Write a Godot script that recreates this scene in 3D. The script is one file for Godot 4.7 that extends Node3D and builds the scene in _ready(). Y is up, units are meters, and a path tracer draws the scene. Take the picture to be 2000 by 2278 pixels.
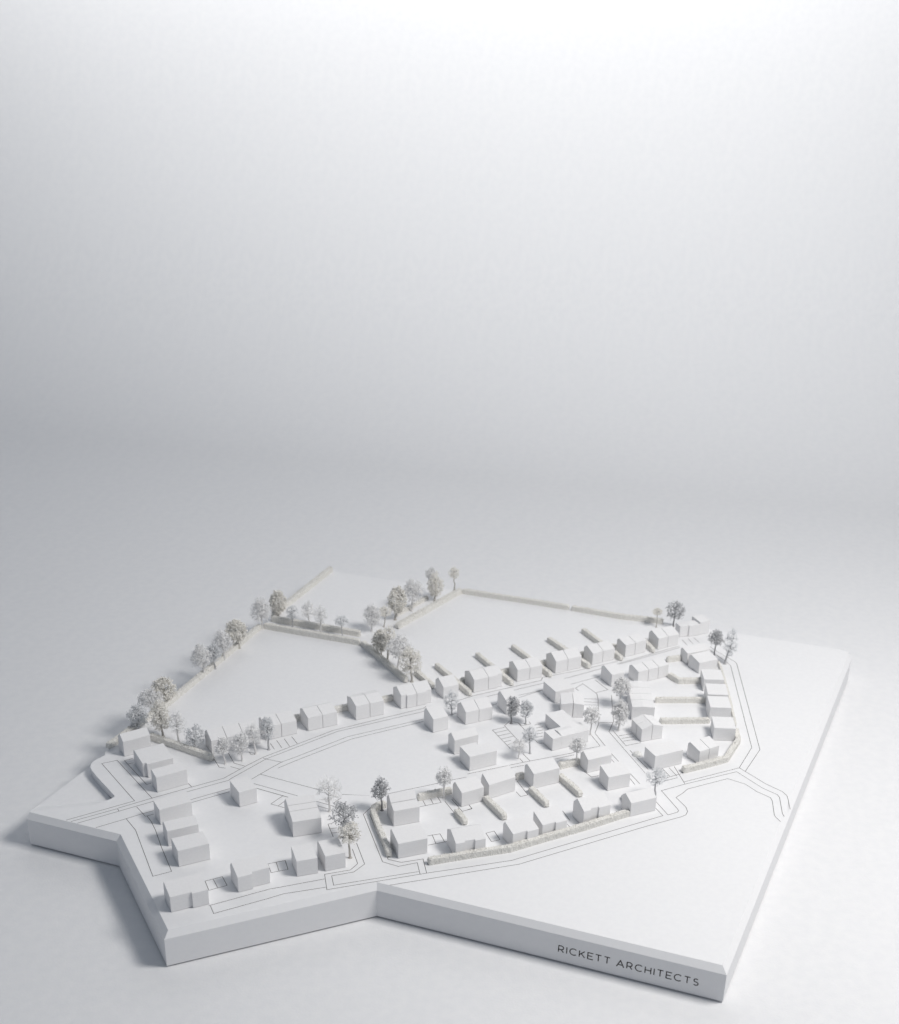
extends Node3D
# A white architectural site model on a seamless studio sweep. Units are metres; y = 0 is the paper it stands on.

const TOP := 0.0475          # upper face of the model base

var mats := {}
var grain := RandomNumberGenerator.new()

# ---------------------------------------------------------------- mesh building
class Shape:
	var v := PackedVector3Array()
	var n := PackedVector3Array()
	func tri(a: Vector3, b: Vector3, c: Vector3) -> void:      # counter-clockwise seen from outside
		var k := (b - a).cross(c - a).normalized()
		v.append(a); v.append(c); v.append(b)
		n.append(k); n.append(k); n.append(k)
	func quad(a: Vector3, b: Vector3, c: Vector3, d: Vector3) -> void:
		tri(a, b, c); tri(a, c, d)
	func smooth_quad(p: Array, k: Array) -> void:
		for i in [0, 2, 1, 0, 3, 2]:
			v.append(p[i]); n.append(k[i])
	func tube(a: Vector3, b: Vector3, ra: float, rb: float, sides := 5) -> void:
		var d := (b - a).normalized()
		var x := d.cross(Vector3(0.31, 0.2, 0.93)).normalized()
		var y := d.cross(x)
		for i in sides:
			var t := TAU * i / sides
			var u := TAU * (i + 1) / sides
			var p := x * cos(t) + y * sin(t)
			var q := x * cos(u) + y * sin(u)
			quad(a + q * ra, a + p * ra, b + p * rb, b + q * rb)
	func bit(c: Vector3, s: float, r: RandomNumberGenerator) -> void:      # a small angular leaf clump
		var a := Vector3(r.randfn(), r.randfn(), r.randfn()).normalized() * s
		var b := Vector3(r.randfn(), r.randfn(), r.randfn()).normalized() * s
		var e := a.cross(b).normalized() * s * 0.7
		tri(c - a, c + b, c + e); tri(c + b, c + a * 0.9, c + e)
		tri(c - a, c + e, c - b * 0.6); tri(c + b, c - a, c - e * 0.7)
	func mesh() -> ArrayMesh:
		var m := ArrayMesh.new()
		var arrays := []
		arrays.resize(Mesh.ARRAY_MAX)
		arrays[Mesh.ARRAY_VERTEX] = v
		arrays[Mesh.ARRAY_NORMAL] = n
		m.add_surface_from_arrays(Mesh.PRIMITIVE_TRIANGLES, arrays)
		return m

var taken := {}
func numbered(called: String) -> String:
	var k: int = taken.get(called, -1) + 1
	taken[called] = k
	return called if k == 0 else "%s_%03d" % [called, k]

func obj(called: String, s: Shape, m: Material, parent: Node3D = self) -> MeshInstance3D:
	var o := MeshInstance3D.new()
	o.mesh = s.mesh()
	o.mesh.surface_set_material(0, m)
	o.name = numbered(called) if parent == self else called
	parent.add_child(o, true)
	return o

func tag(o: Node, label: String, category: String, group := "") -> void:
	o.set_meta("label", label)
	o.set_meta("category", category)
	if group:
		o.set_meta("group", group)

func thing(called: String, label: String, category: String, at: Vector3, turn := 0.0, group := "") -> Node3D:
	var o := Node3D.new()
	o.name = numbered(called)
	add_child(o)
	o.position = at
	o.rotation.y = turn
	tag(o, label, category, group)
	return o

func under(called: String, parent: Node3D) -> Node3D:
	var o := Node3D.new()
	o.name = called
	parent.add_child(o, true)
	return o

# ---------------------------------------------------------------- materials
func noise_map(frequency: float, low: Color, high: Color, number: int, size := 512) -> NoiseTexture2D:
	var f := FastNoiseLite.new()
	f.seed = number
	f.frequency = frequency
	f.fractal_octaves = 4
	var g := Gradient.new()
	g.set_color(0, low); g.set_color(1, high)
	var t := NoiseTexture2D.new()
	t.width = size; t.height = size
	t.seamless = true
	t.noise = f
	t.color_ramp = g
	return t

func matte(called: String, linear: Color, rough: float, speck: Texture2D = null, scale := 1.0, bump: Texture2D = null, height := 0.0) -> StandardMaterial3D:
	var m := StandardMaterial3D.new()
	m.resource_name = called
	m.albedo_color = linear.linear_to_srgb()
	m.roughness = rough
	m.metallic_specular = 0.35
	m.uv1_triplanar = speck != null or bump != null
	m.uv1_world_triplanar = m.uv1_triplanar
	m.uv1_scale = Vector3.ONE * scale
	if speck:
		m.albedo_texture = speck
	if bump:
		m.heightmap_enabled = true
		m.heightmap_texture = bump
		m.heightmap_scale = height
	mats[called] = m
	return m

func make_materials() -> void:
	var mottle := noise_map(0.02, Color(0.978, 0.98, 0.984), Color(1, 1, 1), 3)
	var fibre := noise_map(0.09, Color(0.35, 0.35, 0.35), Color(1, 1, 1), 4)
	matte("paper", Color(0.80, 0.80, 0.805), 0.75, mottle, 5.0, fibre, 0.012)
	matte("card", Color(0.82, 0.82, 0.825), 0.6, noise_map(0.02, Color(0.985, 0.985, 0.988), Color(1, 1, 1), 5), 9.0)
	matte("block", Color(0.83, 0.825, 0.825), 0.65, noise_map(0.03, Color(0.975, 0.975, 0.977), Color(1, 1, 1), 6), 16.0)
	matte("burn", Color(0.05, 0.036, 0.034), 0.8)
	matte("ink", Color(0.022, 0.017, 0.016), 0.6)
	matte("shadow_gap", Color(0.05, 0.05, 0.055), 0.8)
	var foam := noise_map(0.07, Color(0.80, 0.79, 0.765), Color(1, 1, 1), 7)
	matte("hedge_foam", Color(0.95, 0.945, 0.925), 0.9, foam, 14.0)
	matte("bush_foam", Color(0.94, 0.935, 0.915), 0.9)
	for k in [["white", Color(0.92, 0.915, 0.91)], ["cream", Color(0.90, 0.88, 0.835)], ["grey", Color(0.80, 0.81, 0.82)], ["dark", Color(0.60, 0.605, 0.615)]]:
		matte("tree_" + k[0], k[1], 0.8)
	matte("bark_white", Color(0.72, 0.71, 0.70), 0.7)
	matte("bark_cream", Color(0.46, 0.44, 0.41), 0.7)
	matte("bark_grey", Color(0.48, 0.48, 0.49), 0.7)
	matte("bark_dark", Color(0.24, 0.24, 0.245), 0.7)

# ---------------------------------------------------------------- the model's pieces
# A block house. Local x runs along the front, z towards the front; the origin is the middle of the footprint.
# roof: [depth from the front 0..1, height] points; steps: [from, to, how far the front stands out, how far the back is cut]
func roof_at(roof: Array, a: float) -> float:
	for i in roof.size() - 1:
		if a <= roof[i + 1][0] or i == roof.size() - 2:
			var p: Array = roof[i]
			var q: Array = roof[i + 1]
			return lerpf(p[1], q[1], (a - p[0]) / maxf(q[0] - p[0], 1e-6))
	return 0.0

func block(into: Node3D, w: float, d: float, roof: Array, x0: float, x1: float, a0: float, a1: float, ridge := 0.0) -> void:
	var walls := Shape.new()
	var tiles := Shape.new()
	var line := [[a0, roof_at(roof, a0)]]
	for p in roof:
		if p[0] > a0 + 1e-4 and p[0] < a1 - 1e-4:
			line.append(p)
	line.append([a1, roof_at(roof, a1)])
	var soft := 0.0004                                          # the worn arris along the eaves
	var y0 := 0.0004                                            # the glue line under the block
	var xs := [x0, x1]
	if ridge > 0.0 and x0 < -1e-4 and x1 > 1e-4:
		xs = [x0, 0.0, x1]
	for j in xs.size() - 1:
		var xa: float = xs[j]
		var xb: float = xs[j + 1]
		var ha := ridge * (1.0 - absf(xa) * 2.0 / w)
		var hb := ridge * (1.0 - absf(xb) * 2.0 / w)
		for i in line.size() - 1:
			var za: float = d / 2 - line[i][0] * d - (soft if i == 0 else 0.0)
			var zb: float = d / 2 - line[i + 1][0] * d
			var ya: float = line[i][1]
			var yb: float = line[i + 1][1]
			tiles.quad(Vector3(xa, ya + ha, za), Vector3(xb, ya + hb, za), Vector3(xb, yb + hb, zb), Vector3(xa, yb + ha, zb))
			if i == 0:
				for e in [[xa, ha, j == 0], [xb, hb, j == xs.size() - 2]]:
					if e[2]:
						walls.quad(Vector3(e[0], y0, za), Vector3(e[0], y0, za + soft), Vector3(e[0], ya + e[1] - soft, za + soft), Vector3(e[0], ya + e[1], za))
			if j == 0:
				walls.quad(Vector3(xa, y0, zb), Vector3(xa, y0, za), Vector3(xa, ya + ha, za), Vector3(xa, yb + ha, zb))
			if j == xs.size() - 2:
				walls.quad(Vector3(xb, y0, za), Vector3(xb, y0, zb), Vector3(xb, yb + hb, zb), Vector3(xb, ya + hb, za))
		var zf := d / 2 - a0 * d
		var zr := d / 2 - a1 * d
		var yf: float = line[0][1]
		var yr: float = line[-1][1]
		walls.quad(Vector3(xa, y0, zf), Vector3(xb, y0, zf), Vector3(xb, yf + hb - soft, zf), Vector3(xa, yf + ha - soft, zf))
		tiles.quad(Vector3(xa, yf + ha - soft, zf), Vector3(xb, yf + hb - soft, zf), Vector3(xb, yf + hb, zf - soft), Vector3(xa, yf + ha, zf - soft))
		walls.quad(Vector3(xb, y0, zr), Vector3(xa, y0, zr), Vector3(xa, yr + ha, zr), Vector3(xb, yr + hb, zr))
	obj("wall", walls, mats.block, into)
	obj("roof", tiles, mats.block, into)

func house(called: String, label: String, at: Vector2, turn: float, w: float, d: float, roof: Array, o := {}) -> void:
	var t := thing(called, label, "model house", Vector3(at.x, TOP, at.y), turn)
	var splits: Array = [0.0] + o.get("split_across", []) + [1.0]      # grooves seen along the front
	var depths: Array = [0.0] + o.get("split_deep", []) + [1.0]        # grooves across the roof, front to back
	var steps: Array = o.get("steps", [[0.0, 1.0, 0.0, 0.0]])
	var gap := 0.00035
	for i in splits.size() - 1:
		for k in depths.size() - 1:
			var unit := t
			if splits.size() + depths.size() > 4:
				unit = under("house_unit", t)
			var fa: float = depths[k]
			var fb: float = depths[k + 1]
			for s in steps:
				var ta := maxf(splits[i], s[0])
				var tb := minf(splits[i + 1], s[1])
				if tb - ta < 0.01:
					continue
				var xa := (ta - 0.5) * w + (gap if i > 0 and ta == splits[i] else 0.0)
				var xb := (tb - 0.5) * w - (gap if i < splits.size() - 2 and tb == splits[i + 1] else 0.0)
				var a0 := fa + (gap * 1.4 / d if k > 0 else 0.0)
				var a1 := fb - (gap * 1.4 / d if k < depths.size() - 2 else 0.0)
				if k == 0:
					a0 -= s[2] / d
				if k == depths.size() - 2:
					a1 -= s[3] / d
				block(unit, w, d, roof, xa, xb, a0, a1, o.get("cross_ridge", 0.0))

# A model tree: trunk with limbs, and a crown of fine twigs and leaf clumps inside an uneven egg.
func tree(label: String, at: Vector2, high: float, wide: float, bare: float, lean: Vector2, kind: String, tone: String, number: int) -> void:
	var r := RandomNumberGenerator.new()
	r.seed = number * 7919 + 11
	var t := thing("model_tree", label, "model tree", Vector3(at.x, TOP, at.y))
	var trunk := Shape.new()
	var crown := Shape.new()
	var base := bare * high
	var mid := Vector3(lean.x * 0.55, (base + high) / 2, lean.y * 0.55)
	var rad := Vector3(wide / 2, (high - base) / 2, wide / 2)
	var tip := mid + Vector3(lean.x * 0.3, rad.y * 0.55, lean.y * 0.3)
	var thick := clampf(high * 0.028, 0.0007, 0.0016)
	var nodes: Array[Vector3] = []
	var p := Vector3.ZERO
	var n := 7
	trunk.tube(Vector3.ZERO, Vector3(0, 0.0012, 0), thick * 2.1, thick * 1.1, 7)
	for i in n:
		var f := float(i + 1) / n
		var q := Vector3(lean.x * 0.55 * f, 0, lean.y * 0.55 * f).lerp(tip * Vector3(1, 0, 1), f * f) + Vector3(r.randfn() * 0.0004, tip.y * f, r.randfn() * 0.0004)
		trunk.tube(p, q, thick * (1.12 - 0.85 * (f - 1.0 / n)), thick * (1.12 - 0.85 * f), 6)
		p = q
		if q.y > base * 0.75:
			nodes.append(q)
	var lumps: Array[Vector3] = []                              # where the crown is thick, where it is thin
	for i in 9:
		lumps.append(Vector3(r.randfn(), r.randfn() * 0.9, r.randfn()).normalized() * r.randf_range(0.4, 0.95))
	var limbs: int = {"twig": 9, "leafy": 10, "dense": 10, "foam": 6}[kind]
	for i in limbs:
		var a := TAU * (i * 0.618 + r.randf() * 0.12)
		var up := r.randf_range(-0.75, 0.75)
		var goal := mid + Vector3(cos(a), 0, sin(a)) * rad * sqrt(1.0 - up * up) * 0.72 + Vector3(0, up * rad.y * 0.8, 0)
		var from: Vector3 = nodes[0]
		for q in nodes:
			if q.y < goal.y - rad.y * 0.12 and q.y > from.y:
				from = q
		var bend := from.lerp(goal, 0.5) + Vector3(r.randfn(), 0.6 + r.randfn() * 0.5, r.randfn()) * high * 0.03
		trunk.tube(from, bend, thick * 0.5, thick * 0.36, 4)
		trunk.tube(bend, goal, thick * 0.36, thick * 0.2, 4)
		nodes.append(bend); nodes.append(goal); nodes.append(bend.lerp(goal, 0.5))
	var count: int = {"twig": 210, "leafy": 230, "dense": 300, "foam": 320}[kind]
	var leaves: int = {"twig": 1, "leafy": 3, "dense": 5, "foam": 4}[kind]
	var leaf: float = {"twig": 0.0007, "leafy": 0.0012, "dense": 0.00115, "foam": 0.0017}[kind]
	var spread: float = {"twig": 0.0005, "leafy": 0.0010, "dense": 0.0011, "foam": 0.0012}[kind]
	var most: float = {"twig": 1.5, "leafy": 0.68, "dense": 0.85, "foam": 0.85}[kind]
	var made := 0
	var tries := 0
	while made < count and tries < count * 8:
		tries += 1
		var dir := Vector3(r.randfn(), r.randfn(), r.randfn()).normalized()
		var near := 9.0
		var shell := pow(r.randf(), 0.32 if kind != "foam" else 0.15)
		for l in lumps:
			near = minf(near, l.distance_to(dir * shell))
		if near > most:
			continue
		var egg := 1.0 - 0.22 * maxf(dir.y, 0.0) + 0.10 * maxf(-dir.y, 0.0) * (-1.0 if kind == "leafy" else 0.5)
		var wob := 1.16 - 0.12 * clampf(near, 0.0, 1.0) + r.randfn() * 0.035
		var goal := mid + dir * rad * shell * wob * Vector3(egg, 1, egg)
		var from: Vector3 = nodes[0]
		var best := 9.0
		for q in nodes:
			var cost := q.distance_to(goal) + maxf(q.y - goal.y, 0.0) * 0.6
			if cost < best:
				best = cost; from = q
		var twig := 0.00027 if kind == "twig" else 0.00022
		var kink := from.lerp(goal, 0.55) + Vector3(r.randfn(), r.randfn(), r.randfn()) * best * 0.10
		crown.tube(from, kink, twig * 1.3, twig, 3)
		crown.tube(kink, goal, twig, twig * 0.7, 3)
		if kind == "twig" and made % 2 == 0:
			for i in 3:
				crown.tube(kink.lerp(goal, r.randf()), goal + Vector3(r.randfn(), r.randfn() + 0.4, r.randfn()) * high * 0.035, twig * 0.8, twig * 0.5, 3)
		for i in leaves:
			var c := goal + Vector3(r.randfn(), r.randfn(), r.randfn()) * spread
			crown.bit(c, leaf * r.randf_range(0.6, 1.25), r)
		made += 1
	obj("trunk", trunk, mats["bark_" + tone], t)
	obj("crown", crown, mats["tree_" + tone], t)

# A hedge of clumped foam granules along a line on the model's top.
func hedge(label: String, wide: float, high: float, number: int, points: Array) -> void:
	var r := RandomNumberGenerator.new()
	r.seed = number * 131 + 5
	var f := FastNoiseLite.new()
	f.seed = number; f.frequency = 420.0
	f.fractal_octaves = 3
	var c := Curve3D.new()
	c.bake_interval = 0.001
	for q in points:
		c.add_point(Vector3(q.x, TOP, q.y))
	var long := c.get_baked_length()
	var rows := int(long / 0.0011) + 2
	var ring := [[-0.5, 0.0], [-0.5, 0.35], [-0.5, 0.7], [-0.47, 0.95], [-0.2, 1.0], [0.08, 1.0], [0.3, 1.0], [0.47, 0.95], [0.5, 0.7], [0.5, 0.35], [0.5, 0.0]]
	var at := []
	var faces := Shape.new()
	for i in rows:
		var s := long * i / (rows - 1)
		var o := c.sample_baked(s)
		var e := c.sample_baked(minf(s + 0.003, long)) - c.sample_baked(maxf(s - 0.003, 0.0))
		var side := Vector3(-e.z, 0, e.x).normalized()
		var taper := 1.0 - 0.25 * (1.0 - clampf(minf(s, long - s) / 0.002, 0.0, 1.0))
		var line := []
		for k in ring:
			var q: Vector3 = o + side * k[0] * wide * taper + Vector3(0, k[1] * high * taper, 0)
			var push := f.get_noise_3dv(q) * 0.0006 + f.get_noise_3dv(q * 3.1 + Vector3(3, 1, 2)) * 0.0005
			line.append(q + (side * k[0] * 2.0 + Vector3(0, k[1], 0)).normalized() * push)
		at.append(line)
	for i in rows - 1:
		for k in ring.size() - 1:
			faces.quad(at[i][k], at[i][k + 1], at[i + 1][k + 1], at[i + 1][k])
	for e in [0, rows - 1]:
		for k in range(1, ring.size() - 2):
			if e == 0:
				faces.tri(at[e][0], at[e][k + 1], at[e][k])
			else:
				faces.tri(at[e][0], at[e][k], at[e][k + 1])
	for i in int(long * wide * 450000.0):
		var a := r.randi_range(0, rows - 1)
		var b := r.randi_range(0, rows - 1) if false else a
		var k := r.randi_range(1, ring.size() - 2)
		var q: Vector3 = at[b][k]
		var q2: Vector3 = at[mini(b + 1, rows - 1)][k - 1]
		faces.bit(q.lerp(q2, r.randf()) + Vector3(r.randfn(), absf(r.randfn()), r.randfn()) * 0.0002 - Vector3(0, 0.0001, 0), r.randf_range(0.0006, 0.0013), r)
	var h := obj("hedge", faces, mats.hedge_foam)
	tag(h, label, "hedge")

# A clipped foam bush: a lumpy ball covered in granules.
func bush(label: String, at: Vector2, wide: float, high: float) -> void:
	var r := RandomNumberGenerator.new()
	r.seed = 77
	var f := FastNoiseLite.new()
	f.seed = 9; f.frequency = 380.0
	var s := Shape.new()
	var grid := []
	for i in 15:
		var line := []
		for k in 24:
			var u := PI / 2 * i / 14.0
			var w := TAU * k / 24.0
			var d := Vector3(cos(u) * cos(w) * wide / 2, sin(u) * high * 1.02, cos(u) * sin(w) * wide * 0.42)
			d *= 1.0 + 0.16 * f.get_noise_3dv(d + Vector3(at.x, 0, at.y))
			line.append(Vector3(at.x, TOP, at.y) + d)
		grid.append(line)
	for i in 14:
		for k in 24:
			var j := (k + 1) % 24
			s.quad(grid[i][j], grid[i][k], grid[i + 1][k], grid[i + 1][j])
			for g in 2:
				s.bit(grid[i][k].lerp(grid[i + 1][j], r.randf()) + Vector3(r.randfn(), r.randfn(), r.randfn()) * 0.0002, r.randf_range(0.0004, 0.0008), r)
	var o := obj("foam_bush", s, mats.bush_foam)
	tag(o, label, "bush")

# A laser-burnt line: a flat ribbon a tenth of a millimetre proud of the sheet, its joints mitred.
func etch(parent: Node3D, wide: float, points: Array) -> void:
	var s := Shape.new()
	var n := points.size()
	var y := TOP + 0.00012
	var sides := []
	for i in n:
		var a: Vector2 = (points[i] - points[i - 1]).normalized() if i > 0 else (points[1] - points[0]).normalized()
		var b: Vector2 = (points[i + 1] - points[i]).normalized() if i < n - 1 else a
		var k := (a.orthogonal() + b.orthogonal()).normalized()
		sides.append(k * wide / 2 / maxf(k.dot(a.orthogonal()), 0.45))
	for i in n - 1:
		var p: Vector2 = points[i]
		var q: Vector2 = points[i + 1]
		var a: Vector2 = sides[i]
		var b: Vector2 = sides[i + 1]
		s.quad(Vector3(p.x - a.x, y, p.y - a.y), Vector3(q.x - b.x, y, q.y - b.y), Vector3(q.x + b.x, y, q.y + b.y), Vector3(p.x + a.x, y, p.y + a.y))
		if s.n[0].y < 0:
			for j in s.n.size():
				s.n[j] = Vector3.UP
	obj("etched_line", s, mats.burn, parent)

func _ready() -> void:
	# ------------------------------------------------------------ camera
	var cam := Camera3D.new()
	cam.name = "camera"
	cam.transform = Transform3D(Basis(Vector3(0.999772, 0.018558, -0.010543), Vector3(-0.021343, 0.869288, -0.493844), Vector3(0.000000, 0.493957, 0.869486)), Vector3(0.000000, 1.047500, 1.750000))
	var lens := CameraAttributesPhysical.new()
	lens.frustum_near = 0.05
	lens.frustum_far = 60.0
	lens.frustum_focal_length = 50.0
	lens.frustum_focus_distance = 1.80
	lens.exposure_aperture = 7.1
	cam.attributes = lens
	cam.projection = Camera3D.PROJECTION_FRUSTUM
	cam.near = 0.05
	cam.far = 60.0
	cam.size = 0.05 * 0.738077
	cam.frustum_offset = Vector2(0.0, 0.05 * 0.152929)
	add_child(cam)
	# ------------------------------------------------------------ surroundings and lamps
	var around := WorldEnvironment.new()
	around.name = "studio_air"
	var e := Environment.new()
	e.background_mode = Environment.BG_COLOR
	e.background_color = Color(0.75, 0.85, 1.0).linear_to_srgb()
	e.background_energy_multiplier = 0.24
	e.tonemap_mode = Environment.TONE_MAPPER_LINEAR
	e.tonemap_exposure = 1.05
	e.sdfgi_enabled = true
	e.ssao_enabled = true
	e.ssil_enabled = true
	around.environment = e
	add_child(around)
	softbox("key_softbox", Vector3(1.034, 1.593, 0.502), Vector3(0.05, 0.0, -0.1), Vector2(0.56, 0.56), 2.66, Color(1.0, 0.987, 0.972))
	softbox("wall_light", Vector3(0.04, 1.672, -1.03), Vector3(0.13, 1.717, -1.67), Vector2(3.0, 0.46), 3.2, Color(1.0, 0.997, 0.992))
	make_materials()
	build_backdrop()
	build_base()
	build_lines()
	build_houses()
	build_hedges()
	build_trees()

func softbox(called: String, at: Vector3, aim: Vector3, size: Vector2, energy: float, tint: Color) -> void:
	var l := AreaLight3D.new()
	l.name = called
	l.area_size = size
	l.area_normalize_energy = true
	l.light_energy = energy
	l.light_color = tint
	l.shadow_enabled = true
	l.area_range = 12.0
	add_child(l)
	l.look_at_from_position(at, aim, Vector3.UP if absf((aim - at).normalized().y) < 0.98 else Vector3.FORWARD)

# One sheet of white paper: flat under the model, then curving up into a wall.
func build_backdrop() -> void:
	var s := Shape.new()
	var line := [[4.0, 0.0, 0.0], [-0.72, 0.0, 0.0]]
	var z: float = -0.72
	var y := 0.0
	for i in 80:                                                # the bend tightens and eases off again, as hanging paper does
		var u := (i + 0.5) / 80.0
		var w := (i + 1.0) / 80.0
		var t := PI / 2 * u * u * (3.0 - 2.0 * u)
		z -= cos(t) * 2.1 / 80.0
		y += sin(t) * 2.1 / 80.0
		line.append([z, y, PI / 2 * w * w * (3.0 - 2.0 * w)])
	line.append([z, 4.5, PI / 2])
	for i in line.size() - 1:
		var a: Array = line[i]
		var b: Array = line[i + 1]
		var na := Vector3(0, cos(a[2]), sin(a[2]))
		var nb := Vector3(0, cos(b[2]), sin(b[2]))
		s.smooth_quad([Vector3(-5, a[1], a[0]), Vector3(5, a[1], a[0]), Vector3(5, b[1], b[0]), Vector3(-5, b[1], b[0])], [na, na, nb, nb])
	var o := obj("studio_backdrop", s, mats.paper)
	o.set_meta("kind", "structure")
	o.set_meta("label", "seamless white paper backdrop curving up behind the model")

func build_base() -> void:
	var t := thing("site_board", "thick white model base with angled outline, chamfered edges and dark lettering on its front", "model board", Vector3.ZERO)
	var outer := [Vector2(-0.5458, 0.2511), Vector2(-0.4198, 0.2965), Vector2(-0.3218, 0.4920), Vector2(-0.0838, 0.3892), Vector2(0.3166, 0.5337), Vector2(0.6491, -0.2633), Vector2(0.6509, -0.2701), Vector2(0.6499, -0.2756), Vector2(0.6463, -0.2799), Vector2(0.6401, -0.2830), Vector2(-0.2181, -0.5600)]
	var inner := [Vector2(-0.5432, 0.2446), Vector2(-0.4148, 0.2909), Vector2(-0.3185, 0.4830), Vector2(-0.0840, 0.3817), Vector2(0.3127, 0.5249), Vector2(0.6462, -0.2746), Vector2(0.6460, -0.2737), Vector2(0.6455, -0.2765), Vector2(0.6424, -0.2803), Vector2(0.6307, -0.2860), Vector2(-0.2181, -0.5600)]
	var low := 0.0405
	var foot := 0.0022
	var s := Shape.new()
	var n := outer.size()
	var ring := PackedVector2Array()
	for i in n:
		ring.append(outer[i])
	for i in n:
		var j := (i + 1) % n
		var a: Vector2 = outer[i]
		var b: Vector2 = outer[j]
		var c: Vector2 = inner[j]
		var d: Vector2 = inner[i]
		var ya := low if i < 9 else TOP
		var yb := low if j < 9 and i != n - 1 else TOP
		if i == n - 1:                                          # the left rear edge drops with the lower sheet
			var e1 := Vector2(-0.4799, 0.0880)
			var p1: Vector2 = inner[0]
			s.quad(Vector3(a.x, foot, a.y), Vector3(e1.x, foot, e1.y), Vector3(e1.x, TOP, e1.y), Vector3(a.x, TOP, a.y))
			var rim := [Vector2(-0.5441, 0.2202), Vector2(-0.5407, 0.2077), Vector2(-0.5363, 0.1978), Vector2(-0.5319, 0.1877), Vector2(-0.5274, 0.1776), Vector2(-0.5229, 0.1674), Vector2(-0.5183, 0.1570), Vector2(-0.5137, 0.1466), Vector2(-0.5090, 0.1361), Vector2(-0.5043, 0.1255), Vector2(-0.4995, 0.1148), Vector2(-0.4947, 0.1039)]
			var rim_y := [-0.0097, -0.0115, -0.0115, -0.0115, -0.0115, -0.0115, -0.0115, -0.0115, -0.0115, -0.0115, -0.0115, -0.0115]
			var e2: Vector2 = rim[-1]
			s.quad(Vector3(e1.x, foot, e1.y), Vector3(e2.x, foot, e2.y), Vector3(e2.x, TOP + rim_y[-1], e2.y), Vector3(e1.x, TOP + -0.0115, e1.y))
			for k in range(rim.size() - 1, -1, -1):
				var q: Vector2 = rim[k]
				var r: Vector2 = rim[k - 1] if k > 0 else p1
				s.quad(Vector3(q.x, foot, q.y), Vector3(r.x, foot, r.y), Vector3(r.x, TOP + (rim_y[k - 1] if k > 0 else 0.0), r.y), Vector3(q.x, TOP + rim_y[k], q.y))
			s.quad(Vector3(p1.x, foot, p1.y), Vector3(b.x, foot, b.y), Vector3(b.x, low, b.y), Vector3(p1.x, TOP, p1.y))
			continue
		s.quad(Vector3(a.x, foot, a.y), Vector3(b.x, foot, b.y), Vector3(b.x, yb, b.y), Vector3(a.x, ya, a.y))
		if i < 9:
			s.quad(Vector3(a.x, ya, a.y), Vector3(b.x, yb, b.y), Vector3(c.x, TOP, c.y), Vector3(d.x, TOP, d.y))
	var f := Geometry2D.triangulate_polygon(ring)
	for i in range(0, f.size(), 3):
		s.tri(Vector3(ring[f[i]].x, foot, ring[f[i]].y), Vector3(ring[f[i + 1]].x, foot, ring[f[i + 1]].y), Vector3(ring[f[i + 2]].x, foot, ring[f[i + 2]].y))
	obj("slab", s, mats.card, t)
	# the upper sheet, cut away on the left where the land lies lower
	var curve := [Vector2(-0.4784, 0.0981), Vector2(-0.4825, 0.1031), Vector2(-0.4869, 0.1086), Vector2(-0.4910, 0.1158), Vector2(-0.4922, 0.1228), Vector2(-0.4909, 0.1301), Vector2(-0.4864, 0.1398), Vector2(-0.4756, 0.1555), Vector2(-0.4587, 0.1785), Vector2(-0.4428, 0.2003), Vector2(-0.4417, 0.2023), Vector2(-0.4422, 0.2040)]
	var start := Vector2(-0.4799, 0.0880)
	var merge := [Vector2(-0.4471, 0.2108), Vector2(-0.4710, 0.2295)]
	var top := PackedVector2Array()
	for i in n:
		top.append(inner[i])
	top.append(start)
	for q in curve:
		top.append(q)
	for q in merge:
		top.append(q)
	s = Shape.new()
	f = Geometry2D.triangulate_polygon(top)
	for i in range(0, f.size(), 3):
		var a := Vector3(top[f[i]].x, TOP, top[f[i]].y)
		var b := Vector3(top[f[i + 1]].x, TOP, top[f[i + 1]].y)
		var c := Vector3(top[f[i + 2]].x, TOP, top[f[i + 2]].y)
		if (b - a).cross(c - a).y < 0:
			s.tri(a, c, b)
		else:
			s.tri(a, b, c)
	var edge := [start] + curve + merge
	var drop := [-0.0115, -0.0115, -0.0115, -0.0115, -0.0115, -0.0115, -0.0115, -0.0115, -0.0115, -0.0115, -0.0092, -0.0082, -0.0074, -0.0044, 0.0]
	for i in edge.size() - 1:
		var a: Vector2 = edge[i]
		var b: Vector2 = edge[i + 1]
		s.quad(Vector3(a.x, TOP, a.y), Vector3(b.x, TOP, b.y), Vector3(b.x, TOP + drop[i + 1], b.y), Vector3(a.x, TOP + drop[i], a.y))
	obj("top_sheet", s, mats.card, t)
	s = Shape.new()
	var land := PackedVector2Array([inner[0]])
	for q in [Vector2(-0.5441, 0.2202), Vector2(-0.5407, 0.2077), Vector2(-0.5363, 0.1978), Vector2(-0.5319, 0.1877), Vector2(-0.5274, 0.1776), Vector2(-0.5229, 0.1674), Vector2(-0.5183, 0.1570), Vector2(-0.5137, 0.1466), Vector2(-0.5090, 0.1361), Vector2(-0.5043, 0.1255), Vector2(-0.4995, 0.1148), Vector2(-0.4947, 0.1039)]:
		land.append(q)
	for q in edge:
		land.append(q)
	var away := Vector2(-0.2046, -0.9789)                                        # from the merge line towards the low ground
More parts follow.
